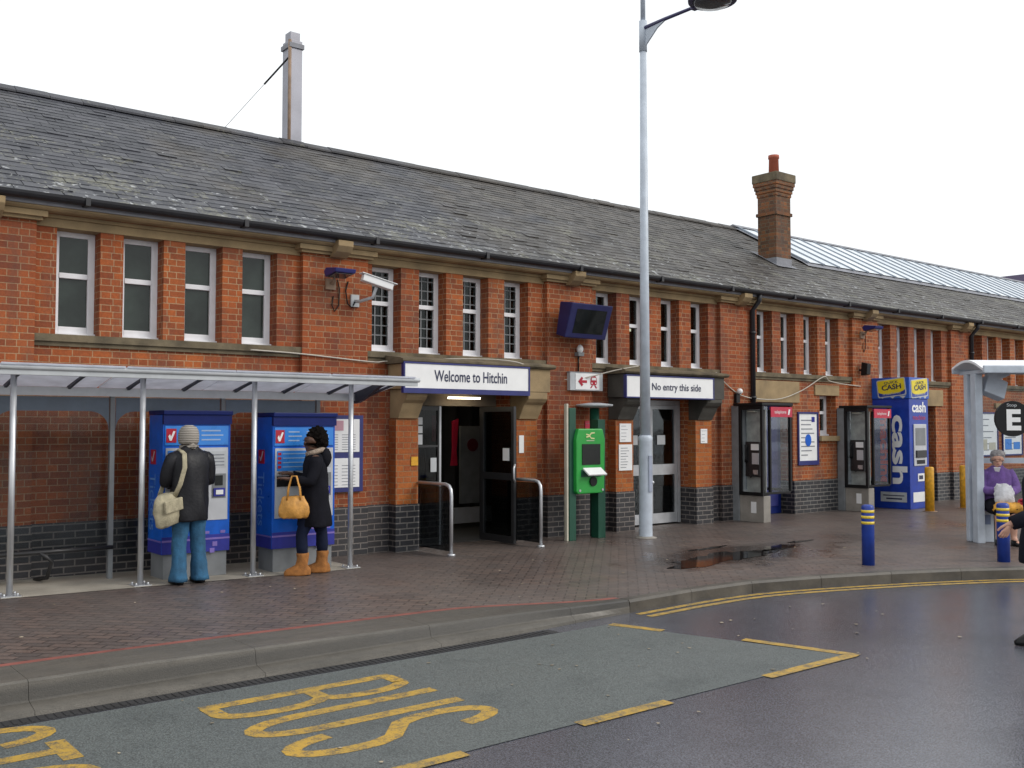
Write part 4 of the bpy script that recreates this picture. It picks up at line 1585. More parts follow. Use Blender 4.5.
def ticket_machine(x0, y0, w, lab):
    z = gz(x0 + .4)
    t = thing('ticket_machine', lab, 'ticket machine', (x0, y0, z + .002), 0, 'blue ticket machines in the shelter')
    dp = .43
    H = 1.80
    MB().box(.03, w - .02, .03, dp - .02, 0, .27).build('base', M['grey'], t)
    MB().box(0, w, 0, dp, .272, H - .02).build('cabinet', M['blue'], t, bevel=.006)
    MB().box(-.01, w + .01, -.05, dp, H - .018, H + .03).build('roof', M['dark_blue'], t, bevel=.008)
    MB().box(-.004, w + .004, -.03, .02, H - .12, H - .019).build('hood', M['dark_blue'], t)
    MB().box(.0, w, -.004, 0, .275, .46).build('kick_panel', M['purple'], t)
    MB().box(-.004, -.0005, 0.01, dp - .01, .275, .40).build('kick_panel', M['purple'], t)
    q = MB()
    q.box(0, w, -.008, -.004, .405, .425)
    q.box(-.008, -.004, .01, dp - .01, .405, .420)
    for i, (u, v) in enumerate(((.62, .44), (.74, .40), (.86, .44), (.70, .33))):
        q.box(w * u, w * u + .055, -.0085, -.0002, v + (.03 if v > .41 else -.07), v + (.06 if v > .41 else -.02))
    q.build('lilac_band', M['lilac'], t)
    # header with logo
    hp = MB().box(.02, w - .03, -.012, -.0005, 1.45, 1.66).build('header', M['mid_blue'], t)
    MB().box(.03, .14, -.018, -.012, 1.48, 1.63).build('logo_tile', M['sign_red'], hp)
    MB().prism_y([(.05, 1.545), (.065, 1.50), (.085, 1.50), (.125, 1.60), (.105, 1.605), (.078, 1.54), (.068, 1.57)], -.024, -.0185).build('logo_arrow', M['white'], hp)
    p = MB()
    for k in range(3):
        p.box(.19, .33 + .03 * (k % 2), -.015, -.012, 1.60 - .05 * k, 1.615 - .05 * k)
        p.box(.42, w - .12 + .03 * (k % 2), -.015, -.012, 1.60 - .05 * k, 1.615 - .05 * k)
    p.build('header_print', plain('pale_blue_print', (.30, .42, .62), .5), hp)
    # working face
    fc = MB().box(.03, w - .03, -.010, -.0005, .62, 1.42).build('face_plate', M['silver'], t)
    MB().box(.05, w * .60, -.016, -.010, 1.16, 1.39).build('touch_screen', M['mid_blue'], fc)
    q = MB()
    for k in range(4):
        q.box(.06, .10, -.020, -.016, 1.19 + k * .05, 1.22 + k * .05)
    q.build('screen_key', M['sign_red'], fc)
    q = MB()
    for k in range(4):
        q.box(.12, w * .55, -.0195, -.016, 1.20 + k * .05, 1.212 + k * .05)
    q.build('screen_print', plain('pale_screen_print', (.25, .40, .62), .5), fc)
    MB().box(w * .66, w * .93, -.016, -.010, 1.20, 1.38).build('notice', M['light_grey'], fc)
    q = MB()
    for k in range(4):
        q.box(w * .69, w * .90, -.019, -.016, 1.22 + k * .038, 1.232 + k * .038)
    q.build('notice_print', M['grey_ink'], fc)
    MB().box(.05, w * .5, -.016, -.010, .98, 1.10).build('coin_slot_panel', M['black'], fc)
    MB().box(.05, w * .58, -.016, -.010, .66, .95).build('ticket_tray', M['light_grey'], fc)
    MB().box(.10, w * .50, -.022, -.016, .70, .80).build('tray_opening', M['black_glass'], fc)
    MB().box(w * .72, w * .93, -.016, -.010, .86, 1.13).build('card_panel', M['grey'], fc)
    MB().box(w * .76, w * .88, -.020, -.016, 1.0, 1.11).build('card_screen', M['black_glass'], fc)
    MB().box(w * .74, w * .91, -.030, -.016, .88, .97).build('card_reader', M['purple'], fc)
    MB().box(w * .77, w * .88, -.036, -.030, .90, .95).build('card_keypad', M['white'], fc)
    # side lettering and logo
    put_text(t, 'Tickets', -.003, dp * .86, 1.14, plain('blue_lettering', (.13, .30, .66), .4), w=.62, h=.17, face='left', rot=90)
    lt_ = MB().box(-.005, -.0005, dp * .48, dp * .84, 1.24, 1.40).build('side_logo', M['sign_red'], t)
    MB().add([(-.008, dp * .78, 1.33), (-.008, dp * .72, 1.27), (-.008, dp * .66, 1.27), (-.008, dp * .52, 1.38), (-.008, dp * .58, 1.385), (-.008, dp * .69, 1.30)],
             [(0, 1, 2, 3, 4, 5)]).build('logo_arrow', plain('logo_white', (.5, .45, .5), .4), lt_)
    return t


ticket_machine(3.83, -.87, .76, 'blue ticket machine being used by the person in a knitted hat')
ticket_machine(5.04, -1.0, .80, 'blue ticket machine in front of the woman with a tan handbag')


# guard rails beside the entrance
def guard(x, lab):
    t = thing('guard_rail', lab, 'railing', (x, 0, 0), 0, 'guard rails flanking the entrance')
    r = MB()
    r.tube([(0, -.12, .93), (0, -.76, .93), (0, -.84, .91), (0, -.88, .86), (0, -.89, .78), (0, -.89, 0)], .024, 10)
    r.build('rail', M['steel'], t)
    MB().rod((0, -.89, 0), (0, -.89, .03), .055, 12).build('base_flange', M['steel'], t)
    MB().box(-.006, .006, -.86, -.14, .06, .90).build('infill_panel', M['door_glass'], t)


guard(7.62, 'steel guard rail with dark panel left of the entrance doors')
guard(9.16, 'steel guard rail with clear panel right of the entrance doors')

# ------------------------------------------------------------------ green machine
t = thing('smartcard_machine', 'green ticketing machine on dark green legs with cream edge panel', 'machine', (10.33, -.52, 0))
MB().box(-.40, -.365, -.06, .0, 0, 2.03).build('edge_panel', M['cream'], t, bevel=.006)
MB().box(-.36, -.23, -.075, .05, 0, 1.97).build('leg', M['dark_green'], t, bevel=.005)
MB().box(.24, .39, -.06, .10, 0, 1.80).build('leg', M['dark_green'], t, bevel=.005)
ft = [(-.25, .69), (.25, .69), (.29, .73), (.31, 1.50), (.26, 1.66), (-.23, 1.66), (-.28, 1.50), (-.28, .73)]
bo = MB().prism_y(ft, -.14, .06).build('body', M['green'], t, bevel=.02)
MB().box(-.17, .20, -.150, -.141, 1.12, 1.43).build('screen', M['black_glass'], bo)
q = MB().box(-.17, .20, -.085, .085, -.012, .012)
q.xf(Matrix.Translation((.02, -.20, 1.02)) @ Matrix.Rotation(R(35), 4, 'X'))
q.build('keypad_shelf', M['white'], bo, bevel=.004)
MB().box(-.19, .22, -.148, -.141, .94, 1.05).build('slot_panel', M['dark_green'], bo)
MB().disc_y(.05, .87, -.165, -.141, .07, 24).build('card_reader', M['black'], bo)
q = MB()
for sgn in (1, -1):
    q.prism_y([(-.085, 1.555 - .03 * sgn), (-.03, 1.555 - .02 * sgn), (.02, 1.555 + .03 * sgn), (.085, 1.555 + .035 * sgn), (.085, 1.555 + .052 * sgn), (.015, 1.555 + .048 * sgn), (-.035, 1.555 - .002 * sgn), (-.085, 1.555 - .012 * sgn)], -.148 - .003 * sgn, -.141)
q.build('emblem', plain('pale_yellow', (.62, .60, .30), .4), bo)
MB().box(-.08, .08, -.146, -.141, 1.475, 1.485).build('print', M['cream'], bo)
q = MB()
q.rod((-.215, -.15, .74), (-.215, -.14, .74), .02, 8)
q.rod((.25, -.15, .74), (.25, -.14, .74), .02, 8)
q.build('lock', M['alu'], bo)
t = thing('ash_bin', 'grey dish topped post standing behind the green machine', 'bin', (10.78, -.28, 0))
MB().rod((0, 0, 0), (0, 0, 1.98), .075, 16).build('post', M['dark_green'], t)
MB().tube([(0, 0, 1.985), (0, 0, 2.01), (0, 0, 2.035), (0, 0, 2.06)], [.12, .29, .29, .10], 28).build('dish', M['light_grey'], t)

# ------------------------------------------------------------------ lamp post
t = thing('lamp_post', 'tall pale grey street lamp on the pavement before the aluminium doors', 'street lamp', (11.16, -1.0, 0))
MB().tube([(0, 0, 0), (0, 0, .02), (0, 0, 1.46), (0, 0, 1.52), (0, 0, 1.56)], [.105, .102, .100, .115, .085], 24).build('base_column', M['lamp_grey'], t)
MB().tube([(0, 0, 1.55), (0, 0, 4), (0, 0, 7.55)], [.082, .068, .050], 20).build('pole', M['lamp_grey'], t)
MB().tube([(0, 0, 7.5), (0, 0, 7.98)], .062, 20).build('sleeve', M['lamp_grey'], t)
MB().tube([(0, 0, 7.97), (0, 0, 9.3)], .038, 16).build('finial', M['lamp_grey'], t)
MB().tube([(0, -.05, 7.86), (0, -.45, 7.87), (0, -1.05, 7.86)], [.035, .028, .024], 10).build('arm', M['lamp_dark'], t)
MB().prism_x([(-.05, 7.60), (-.06, 7.58), (-.30, 7.78), (-.45, 7.845), (-.05, 7.845)], -.012, .012).build('gusset', M['lamp_grey'], t)
hd = MB().tube([(0, -1.38, 8.03), (0, -1.38, 8.0), (0, -1.38, 7.93), (0, -1.38, 7.87), (0, -1.38, 7.835)], [.05, .18, .31, .355, .35], 32).build('lamp_head', M['lamp_dark'], t)
MB().tube([(0, -1.38, 7.834), (0, -1.38, 7.79), (0, -1.38, 7.77)], [.29, .25, .10], 32).build('lens', M['lamp_lens'], hd)
MB().box(-.05, .05, -1.14, -1.0, 7.82, 7.92).build('head_clamp', M['lamp_dark'], t, bevel=.01)
MB().box(-.035, .035, -.112, -.098, .70, 1.25).build('access_door', plain('lamp_door_paint', (.30, .33, .42), .45), t)
MB().ball((.09, -.06, .84), .028).build('lock', M['steel'], t)
MB().tube([(0, 0, 0), (0, 0, .012), (0, 0, .03)], [.17, .165, .108], 24).build('foot_collar', M['conc'], t)


# ------------------------------------------------------------------ phone kiosks
def phone_kiosk(x, y, lab, zb=0.0):
    t = thing('phone_kiosk', lab, 'phone kiosk', (x, y, 0), 0, 'black phone kiosks along the station wall')
    DX, DY, Z0, Z1 = .86, .52, .47, 2.06
    MB().box(.02, .22, .0, DY, 0, Z0 - .002).build('pedestal', M['conc'], t, bevel=.01)
    MB().box(.0, .24, DY + .002, DY + .16, 0, Z1 + .01).build('back_column', M['grey'], t, bevel=.01)
    f = MB()
    e = .05
    for yy in (0, DY - e):
        f.box(0, e, yy, yy + e, Z0, Z1)
    f.box(DX - e, DX, 0, e, Z0 + .05, Z1)
    f.box(0, e, e, DY - e, Z0, Z0 + .06)
    f.box(0, e, e, DY - e, Z1 - .07, Z1)
    f.box(e, DX - e, 0, e, Z0 + .02, Z0 + .06)
    f.box(DX - e, DX, e, DY, Z0 + .05, Z0 + .10)
    f.box(.22, .26, .0, e, Z0 + .06, Z1 - .07)
    f.build('frame', M['black'], t, bevel=.004)
    MB().box(-.02, DX + .02, -.02, DY + .10, Z1 + .002, Z1 + .05).build('roof', M['black'], t, bevel=.008)
    MB().box(e, .26, e, DY - e, Z0, Z0 + .03).build('shelf', M['dark_alu'], t)
    MB().box(.16, .18, e, DY - e, Z0 + .03, Z1 - .07).build('back_panel', plain('faded_grey_panel', (.30, .32, .31), .5, var=.3), t)
    ph = MB().box(.08, .16, .12, DY - .08, .80, 1.42).build('telephone', M['dark_alu'], t, bevel=.012)
    q = MB()
    q.tube([(.06, .40, 1.36), (.045, .40, 1.30), (.045, .40, 1.12), (.06, .40, 1.06)], [.034, .020, .020, .034], 10)
    q.tube([(.06, .40, 1.06), (.05, .38, .9), (.055, .30, .78), (.07, .24, .86)], .008, 6)
    q.build('handset', M['black'], ph)
    MB().box(.066, .079, .14, .28, 1.02, 1.22).build('keypad', M['silver'], ph)
    MB().box(.066, .079, .14, .30, 1.27, 1.38).build('instruction_card', M['white'], ph)
    MB().box(.066, .079, .16, .26, .84, .92).build('coin_return', M['steel'], ph)
    MB().box(.26, DX - e, .018, .026, Z0 + .06, Z1 - .20).build('side_glass', M['clear_glass'], t)
    MB().box(.18, DX - e, DY - .03, DY - .022, Z0 + .10, Z1).build('side_glass', M['clear_glass'], t)
    h = MB().box(.24, DX + .002, -.012, .02, Z1 - .20, Z1 - .02).build('header', M['red'], t)
    put_text(h, 'telephone', .34, -.0125, Z1 - .155, M['white'], w=.34, h=.075)
    MB().prism_y([(.73, Z1 - .16), (.77, Z1 - .16), (.80, Z1 - .06), (.755, Z1 - .06)], -.016, -.0125).build('flash', M['white'], h)
    MB().box(.014, .02, .16, .27, .16, .36).build('label', M['white'], t)
    MB().box(.05, .15, .20, .36, Z1 - .11, Z1 - .09).build('light', plain('unlit_tube', (.5, .52, .46), .3), t)


phone_kiosk(14.45, -.68, 'black framed phone kiosk in front of the blue service door')
phone_kiosk(17.86, -.62, 'black framed phone kiosk standing against the blue cash kiosk')

# ------------------------------------------------------------------ cash kiosk
CK = 4
t = thing('cash_kiosk', 'tall royal blue cash machine kiosk with yellow header badges', 'cash machine', (19.12, -.80, 0), R(CK))
KW, KD, KH = .86, .80, 2.26
MB().box(0.004, KW - .004, .004, KD, 0, KH).build('body', M['cash_blue'], t, bevel=.01)
MB().box(-.015, KW + .015, -.015, KD, KH + .002, 2.70).build('header', plain('header_blue', (.012, .085, .44), .32), t, bevel=.012)


def badge(par, face, cx, z, w, h, tilt):
    """yellow badge with a white edge; built facing -y then turned"""
    def shp(w, h, n=6, r=.04):
        pts = []
        for (sx, sy, a0) in ((1, 1, 0), (-1, 1, 90), (-1, -1, 180), (1, -1, 270)):
            for k in range(n + 1):
                th = R(a0 + 90 * k / n)
                pts.append((sx * (w / 2 - r) + r * math.cos(th), sy * (h / 2 - r) + r * math.sin(th)))
        return pts
    if face == 'left':
        m = Matrix.Translation((-.0155, cx, z)) @ Matrix.Rotation(R(-90), 4, 'Z') @ Matrix.Rotation(R(-tilt), 4, 'Y')
    else:
        m = Matrix.Translation((cx, -.0155, z)) @ Matrix.Rotation(R(-tilt), 4, 'Y')
    b = MB().prism_y(shp(w, h), -.004, 0).xf(m).build('badge', M['light_grey'], par)
    MB().prism_y(shp(w * .92, h * .88), -.007, -.0042).xf(m).build('badge_ground', M['cash_blue'], b)
    el = [(-w * .465, h * .44), (w * .465, h * .44)] + [(w * .465 * math.cos(R(-k * 9)), h * .02 - h * .24 * math.sin(R(k * 9))) for k in range(21)]
    el = [(w * .465, h * .45), (-w * .465, h * .45)] + [(-w * .465 * math.cos(R(k * 9)), -h * .14 - h * .20 * math.sin(R(k * 9))) for k in range(21)]
    MB().prism_y(el, -.010, -.0072).xf(m).build('badge_field', M['yellow'], b)
    x = text_mb('QUICK', w * .50, h * .17, bold=.02)
    x.xf(m @ Matrix.Translation((-w * .23, -.0102, h * .20))).build('lettering', M['ink'], b)
    x = text_mb('CASH', w * .68, h * .30, bold=.03)
    x.xf(m @ Matrix.Translation((-w * .33, -.0102, -h * .11))).build('lettering', M['ink'], b)
    x = text_mb('machine', w * .62, h * .12)
    x.xf(m @ Matrix.Translation((-w * .31, -.0102, -h * .38))).build('lettering', M['light_grey'], b)


badge(t, 'left', KD * .46, 2.49, .62, .37, 6)
badge(t, 'front', KW * .5, 2.485, .76, .38, 5)
tr = MB()
for k in range(3):
    y = .12 + k * .22
    tr.add([(-.0165, y + .08, KH + .06), (-.0165, y - .06, KH + .06), (-.0165, y, KH + .005)], [(0, 1, 2)])
    x = .24 + k * .22
    tr.add([(x - .08, -.0165, KH + .06), (x + .08, -.0165, KH + .06), (x, -.0165, KH + .005)], [(0, 1, 2)])
tr.build('pointer', M['light_grey'], t)
put_text(t, 'cash', .003, .38, 1.93, M['white'], w=1.42, h=.32, face='left', rot=90, bold=.03)
put_text(t, 'machine', .003, .64, 1.95, M['maroon'], w=1.50, h=.20, face='left', rot=90, bold=.04)
put_text(t, 'cash', .12, .002, 1.98, M['white'], w=.62, h=.22, bold=.03)
put_text(t, 'machine', .16, .002, 1.83, M['red'], w=.56, h=.10)
pl = MB().box(-.004, .003, .08, .64, .14, .34).build('address_plate', M['light_grey'], t)
q = MB()
q.box(-.006, -.004, .13, .59, .26, .28)
q.build('print', M['ink'], pl)
MB().box(-.006, -.004, .18, .52, .19, .22).build('print', M['ink'], pl)
MB().box(.12, KW - .10, -.004, .003, .14, .34).build('address_plate', M['white'], t)
mc = MB().box(.16, .72, -.02, .003, .88, 1.74).build('dispenser', M['silver'], t, bevel=.01)
MB().box(.22, .66, -.026, -.02, 1.30, 1.66).build('screen', M['grey'], mc)
MB().box(.22, .66, -.05, -.02, 1.05, 1.20).build('keypad', M['dark_alu'], mc, bevel=.01)
MB().box(.26, .62, -.026, -.02, .92, 1.00).build('cash_slot', M['black'], mc)
q = MB().box(.34, .74, -.004, .003, .56, .72).build('card_sticker', M['white'], t)
MB().box(.38, .56, -.006, -.004, .60, .68).build('print', M['ink'], q)

# ------------------------------------------------------------------ posts and bollards
for x, y, lab in ((19.0, -1.27, 'scuffed yellow post in front of the blue cash kiosk'), (20.3, -1.32, 'scuffed yellow post beside the bus shelter upright')):
    t = thing('guard_post', lab, 'post', (x, y, 0), 0, 'yellow guard posts by the cash kiosk')
    MB().tube([(0, 0, 0), (0, 0, .86), (0, 0, .885)], [.088, .088, .075], 16).build('post', M['yellow_post'], t)
    MB().tube([(0, 0, 0), (0, 0, .012)], .14, 16).build('base_plate', M['rust'], t)
for x, y, lab in ((11.13, -4.76, 'blue bollard with yellow bands alone on the kerb'), (12.72, -5.66, 'blue bollard with yellow bands in front of the seated woman')):
    t = thing('bollard', lab, 'bollard', (x, y, 0), 0, 'blue bollards on the bend of the kerb')
    MB().tube([(0, 0, 0), (0, 0, .70), (0, 0, .725), (0, 0, .735)], [.075, .075, .066, .04], 20).build('post', M['bollard_blue'], t)
    for z in (.515, .585, .655):
        MB().tube([(0, 0, z - .017), (0, 0, z + .017)], .0775, 20).build('reflective_band', M['band_yellow'], t)

# ------------------------------------------------------------------ bus shelter on the right (runs along the bend)
A_ = R(-36)
t = thing('bus_shelter', 'pale grey bus shelter with curved roof at the bend in the kerb', 'bus shelter', (14.46, -4.46, 0), A_)
for y, nm in ((-.02, .075), (.20, .05)):
    MB().box(-.03, .08, y - nm, y + nm, 0, 2.46).build('post', M['lamp_grey'], t, bevel=.012)
for y, nm in ((-.02, .075), (.20, .05)):
    MB().box(3.0, 3.1, y - nm, y + nm, 0, 2.46).build('post', M['lamp_grey'], t, bevel=.012)
pr, pr2 = [], []
for k in range(13):
    u = k / 12
    pr.append((-.48 + .90 * u, 2.57 + .12 * math.sin(R(180 * u)) - .05 * (1 - u)))
rf = MB().prism_x(pr + [(y, z - .035) for y, z in reversed(pr)], -.12, 3.4).build('roof', M['white_frame'], t)
MB().box(-.12, 3.4, -.52, -.475, 2.45, 2.56).build('gutter_beam', M['lamp_grey'], rf, bevel=.015)
MB().box(-.12, 3.4, .39, .43, 2.48, 2.58).build('gutter_beam', M['lamp_grey'], rf, bevel=.015)
q = MB()
for x in (-.02, 3.02):
    q.box(x, x + .06, -.47, .39, 2.462, 2.51)
q.build('roof_bracket', M['lamp_grey'], t)
MB().box(.081, 2.999, .38, .43, 1.14, 1.22).build('back_rail', M['lamp_grey'], t)
MB().box(.081, 2.999, .402, .408, 1.225, 2.30).build('back_glass', M['clear_glass'], t)
MB().box(.081, 2.999, .402, .408, .30, 1.13).build('back_glass', M['clear_glass'], t)
be = MB().box(.12, 2.9, -.02, .30, .42, .46).build('bench', M['silver'], t, bevel=.01)
for x in (.30, 1.5, 2.6):
    MB().box(x, x + .05, .05, .25, 0, .419).build('bench_leg', M['grey'], be)
u = thing('display_box', 'pale grey display box hanging tilted under the bus shelter roof', 'display', (14.72, -4.62, 0), A_)
q = MB().box(-.16, .16, -.08, .08, -.14, .14)
q.xf(Matrix.Translation((0, 0, 2.26)) @ Matrix.Rotation(R(22), 4, 'Y') @ Matrix.Rotation(R(-15), 4, 'X'))
q.build('casing', M['lamp_grey'], u, bevel=.015)
MB().prism_y([(.02, 2.36), (.22, 2.44), (.22, 2.49), (-.1, 2.49), (-.1, 2.40)], -.05, .05).build('hanger', M['lamp_grey'], u)
u = thing('stop_flag', 'round black stop sign with white letter E at the bus shelter', 'sign', (14.03, -5.20, 0), R(-38))
MB().disc_y(0, 1.80, -.02, .02, .245, 40).build('disc', M['black'], u)
put_text(u, 'E', -.09, -.0215, 1.64, M['white'], w=.20, h=.29, bold=.04)
put_text(u, 'Stop', -.085, -.0215, 1.955, M['light_grey'], w=.14, h=.055)
MB().box(.26, .32, -.03, .03, 0, 2.45).build('flag_post', M['lamp_grey'], u)
MB().box(.20, .262, -.015, .015, 1.70, 1.90).build('clamp', M['grey'], u)

# distant roof past the far end of the station
t = thing('far_building', 'dark gabled roof rising beyond the far end of the station', 'building', (60, 15.6, 0))
MB().box(0, 12, 0, 12, 0, 7.0).build('wall', M['brick'], t)
MB().prism_y([(-.6, 6.9), (6, 11.5), (12.6, 6.9)], -.4, 12.4).build('roof', M['wood_purple'], t)


# ------------------------------------------------------------------ people
def hand_chains(w, dirv, palm, side, curl=.5, s=1.0):
    """palm and five fingers from wrist point w; dirv along the fingers, palm = palm normal, side = towards the thumb"""
    d, pn, sd = Vector(dirv).normalized(), Vector(palm).normalized(), Vector(side).normalized()
    w = Vector(w)
    P = lambda v, r: (v.x, v.y, v.z, r)
    pm = w + d * .05 * s
    base = P(w, .026 * s)
    chs = [[base, P(pm, .030 * s)]]
    for i, (o, ln) in enumerate(((.027, .070), (.009, .080), (-.009, .074), (-.026, .056))):
        a = pm + d * .028 * s + sd * o * s
        b = a + d * ln * .45 * s + pn * ln * .15 * curl * s
        c = b + d * ln * .30 * s * (1 - .5 * curl) + pn * ln * .45 * curl * s
        chs.append([P(pm, .030 * s), P(a, .0105 * s), P(b, .0095 * s), P(c, .008 * s)])
    a = w + d * .02 * s + sd * .03 * s
    b = a + d * .035 * s + sd * .022 * s + pn * .01 * s
    c = b + d * .03 * s + sd * .004 * s + pn * .012 * s
    chs.append([base, P(a, .014 * s), P(b, .011 * s), P(c, .009 * s)])
    return chs


def head_chains(c, f, neck):
    """head with nose, chin and ears; c = head centre, f = facing unit vector (horizontal)"""
    c, f = Vector(c), Vector(f).normalized()
    r = Vector((f.y, -f.x, 0))
    P = lambda v, q: (v.x, v.y, v.z, q)
    up = Vector((0, 0, 1))
    ctr = P(c, .088)
    return [[neck, P(c - up * .075 + f * .012, .062), ctr, P(c + up * .07 - f * .01, .068)],
            [P(c - up * .075 + f * .012, .062), P(c - up * .085 + f * .058, .030)],
            [ctr, P(c + f * .070 - up * .012, .024), P(c + f * .092 - up * .028, .013)],
            [ctr, P(c + r * .088 - up * .01, .018)], [ctr, P(c - r * .088 - up * .01, .018)]]


def face_bits(c, f, par, lip=(.30, .09, .08)):
    c, f = Vector(c), Vector(f).normalized()
    r = Vector((f.y, -f.x, 0))
    for s in (1, -1):
        p = c + f * .083 + r * .033 * s + Vector((0, 0, .008))
        MB().ball(tuple(p), (.009, .006, .006), 8, 6).build('eye', M['black'], par)
    p = c + f * .092 - Vector((0, 0, .062))
    MB().ball(tuple(p), (.020, .012, .007), 10, 6).build('mouth', plain('lips', lip, .5), par)


# --- person using the left machine, seen from behind
t = thing('person', 'person in striped knitted hat, black coat and blue jeans facing a ticket machine', 'person', (4.0, -1.20, gz(4.0) + .006), R(4))
pel, wai, che, nek = (0, 0, .88, .125), (0, 0, 1.02, .12), (0, .0, 1.24, .14), (0, .02, 1.40, .052)
hc = (0, .035, 1.535)
fw = (0, 1, 0)
ch = [[pel, wai, che, nek]] + head_chains(hc, fw, nek)
for s in (1, -1):
    ch += [[pel, (.09 * s, 0, .82, .095), (.095 * s, .015, .45, .062), (.10 * s, -.02, .09, .042)], [(.10 * s, -.02, .09, .042), (.115 * s, .10, .035, .036), (.12 * s, .16, .03, .026)]]
    sh_, el, wr = (.175 * s, 0, 1.315, .045), (.225 * s, .03, 1.07, .040), (.14 * s, .26, 1.07, .030)
    ch += [[che, sh_, el, wr]]
    ch += hand_chains(wr[:3], (-.25 * s, 1, .25), (-.6 * s, 0, -.6), (0, .1, 1), .6)
bd = skin(ch, M['skin_pale'], 'body', t)
face_bits(hc, fw, bd)
co = MB().loft([(0, 0, .655, .205, .165), (0, 0, .675, .212, .172), (0, 0, .85, .205, .168), (0, 0, 1.0, .20, .158), (0, 0, 1.15, .208, .155), (0, .0, 1.28, .222, .145), (0, .005, 1.36, .198, .118), (0, .012, 1.40, .125, .09), (0, .02, 1.445, .075, .072)], 28, wob=.02)
co.tube([(.13, 0, 1.335), (.195, .0, 1.30), (.222, .02, 1.20), (.232, .04, 1.07), (.19, .14, 1.06), (.15, .24, 1.07)], [.06, .080, .080, .070, .062, .052], 14)
co.tube([(-.13, 0, 1.335), (-.195, .0, 1.30), (-.222, .02, 1.20), (-.232, .04, 1.07), (-.19, .14, 1.06), (-.15, .24, 1.07)], [.06, .080, .080, .070, .062, .052], 14)
crumple(co.build('coat', M['black_leather'], bd), .011, 9, 1, 2.0, .5, 1.6)
je = MB()
for s in (1, -1):
    je.loft([(.118 * s, -.03, .035, .090, .125), (.115 * s, -.02, .10, .082, .105), (.108 * s, -.01, .28, .073, .085), (.10 * s, .01, .46, .076, .085), (.095 * s, 0, .66, .092, .10), (.085 * s, 0, .86, .105, .125)], 18, wob=.03)
crumple(je.build('jeans', M['jeans'], bd), .015, 10, 1, 3.0, .6, 1.2)
sho = MB()
for s in (1, -1):
    sho.loft([(.118 * s, .035, .0, .052, .15), (.118 * s, .035, .03, .055, .155), (.116 * s, .02, .07, .046, .11)], 16)
sho.build('shoe', M['black'], bd)
ht = MB().loft([(0, .035, 1.46, .096, .108), (0, .035, 1.49, .105, .118), (0, .033, 1.56, .106, .120), (0, .03, 1.61, .096, .108), (0, .028, 1.645, .070, .080), (0, .026, 1.662, .03, .034)], 22)
ht.build('hat', M['knit'], bd)
sc_ = MB().tube([(.075, .02, 1.425), (.0, -.065, 1.435), (-.075, .02, 1.425), (0, .09, 1.41), (.075, .02, 1.425)], .038, 10).build('scarf', M['knit'], bd)
# shoulder bag
t = thing('shoulder_bag', 'beige canvas shoulder bag hanging at the hip of the person in jeans', 'bag', (4.0, -1.20, gz(4.0) + .006), R(4))
q = MB().loft([(0, 0, -.17, .12, .045), (0, 0, -.15, .165, .075), (0, 0, 0, .175, .085), (0, 0, .10, .15, .07), (0, 0, .16, .11, .045)], 18, wob=.04)
q.xf(Matrix.Translation((-.285, -.10, .79)) @ Matrix.Rotation(R(25), 4, 'Z') @ Matrix.Rotation(R(-8), 4, 'Y'))
crumple(q.build('pouch', M['beige_bag'], t), .013, 10, 1, 2.5, .6)
q = MB()
q.box(-.13, .13, -.105, -.075, -.02, .11)
q.xf(Matrix.Translation((-.285, -.10, .79)) @ Matrix.Rotation(R(25), 4, 'Z') @ Matrix.Rotation(R(-8), 4, 'Y'))
q.build('flap', M['beige_bag'], t, bevel=.012)
q = MB()
pts = [(-.22, -.11, .90), (-.185, -.185, 1.05), (-.135, -.178, 1.22), (-.115, -.12, 1.36), (-.11, 0, 1.405), (-.13, .11, 1.33), (-.19, .165, 1.1), (-.28, .10, .92)]
for dx in (-.014, 0, .014):
    q.tube([(x + dx, y, z) for x, y, z in pts], .012, 6)
q.build('strap', M['beige_bag'], t)

# --- woman with afro hair, seen in profile
RZ = R(66)
base = (5.40, -1.32, gz(5.4) + .006)
SW = .965
t = thing('person', 'woman with black afro hair, long black coat and tan boots reaching to a ticket machine', 'person', base, RZ)
t.scale = (SW, SW, SW)
pel, wai, che, nek = (0, 0, .90, .12), (0, 0, 1.04, .11), (0, -.01, 1.27, .13), (0, .01, 1.43, .05)
hc = (0, .04, 1.555)
hf = (-.45, .89, 0)
ch = [[pel, wai, che, nek]] + head_chains(hc, hf, nek)
for s, fy in ((1, -.11), (-1, .13)):
    ch += [[pel, (.085 * s, 0, .84, .09), (.09 * s, fy + .02, .46, .056), (.095 * s, fy, .10, .040)], [(.095 * s, fy, .10, .040), (.10 * s, fy + .12, .04, .035), (.10 * s, fy + .18, .035, .026)]]
wrs = {}
for s, el, wr in ((1, (.22, .04, 1.09, .042), (.15, .28, 1.17, .028)), (-1, (-.225, .05, 1.09, .042), (-.17, .30, 1.12, .028))):
    ch += [[che, (.175 * s, -.01, 1.36, .055), el, wr]]
    ch += hand_chains(wr[:3], (-.1 * s, 1, .15), (0, 0, -1), (-s, .2, 0), .45)
bd = skin(ch, M['skin_brown'], 'body', t)
face_bits(hc, hf, bd, (.12, .04, .035))
co = MB().loft([(0, -.01, .56, .215, .195), (0, -.01, .58, .222, .20), (0, -.01, .75, .215, .185), (0, -.01, .95, .20, .165), (0, -.01, 1.12, .19, .148), (0, -.01, 1.28, .20, .142), (0, -.005, 1.37, .175, .115), (0, .005, 1.42, .10, .085), (0, .01, 1.455, .075, .07)], 28, wob=.018)
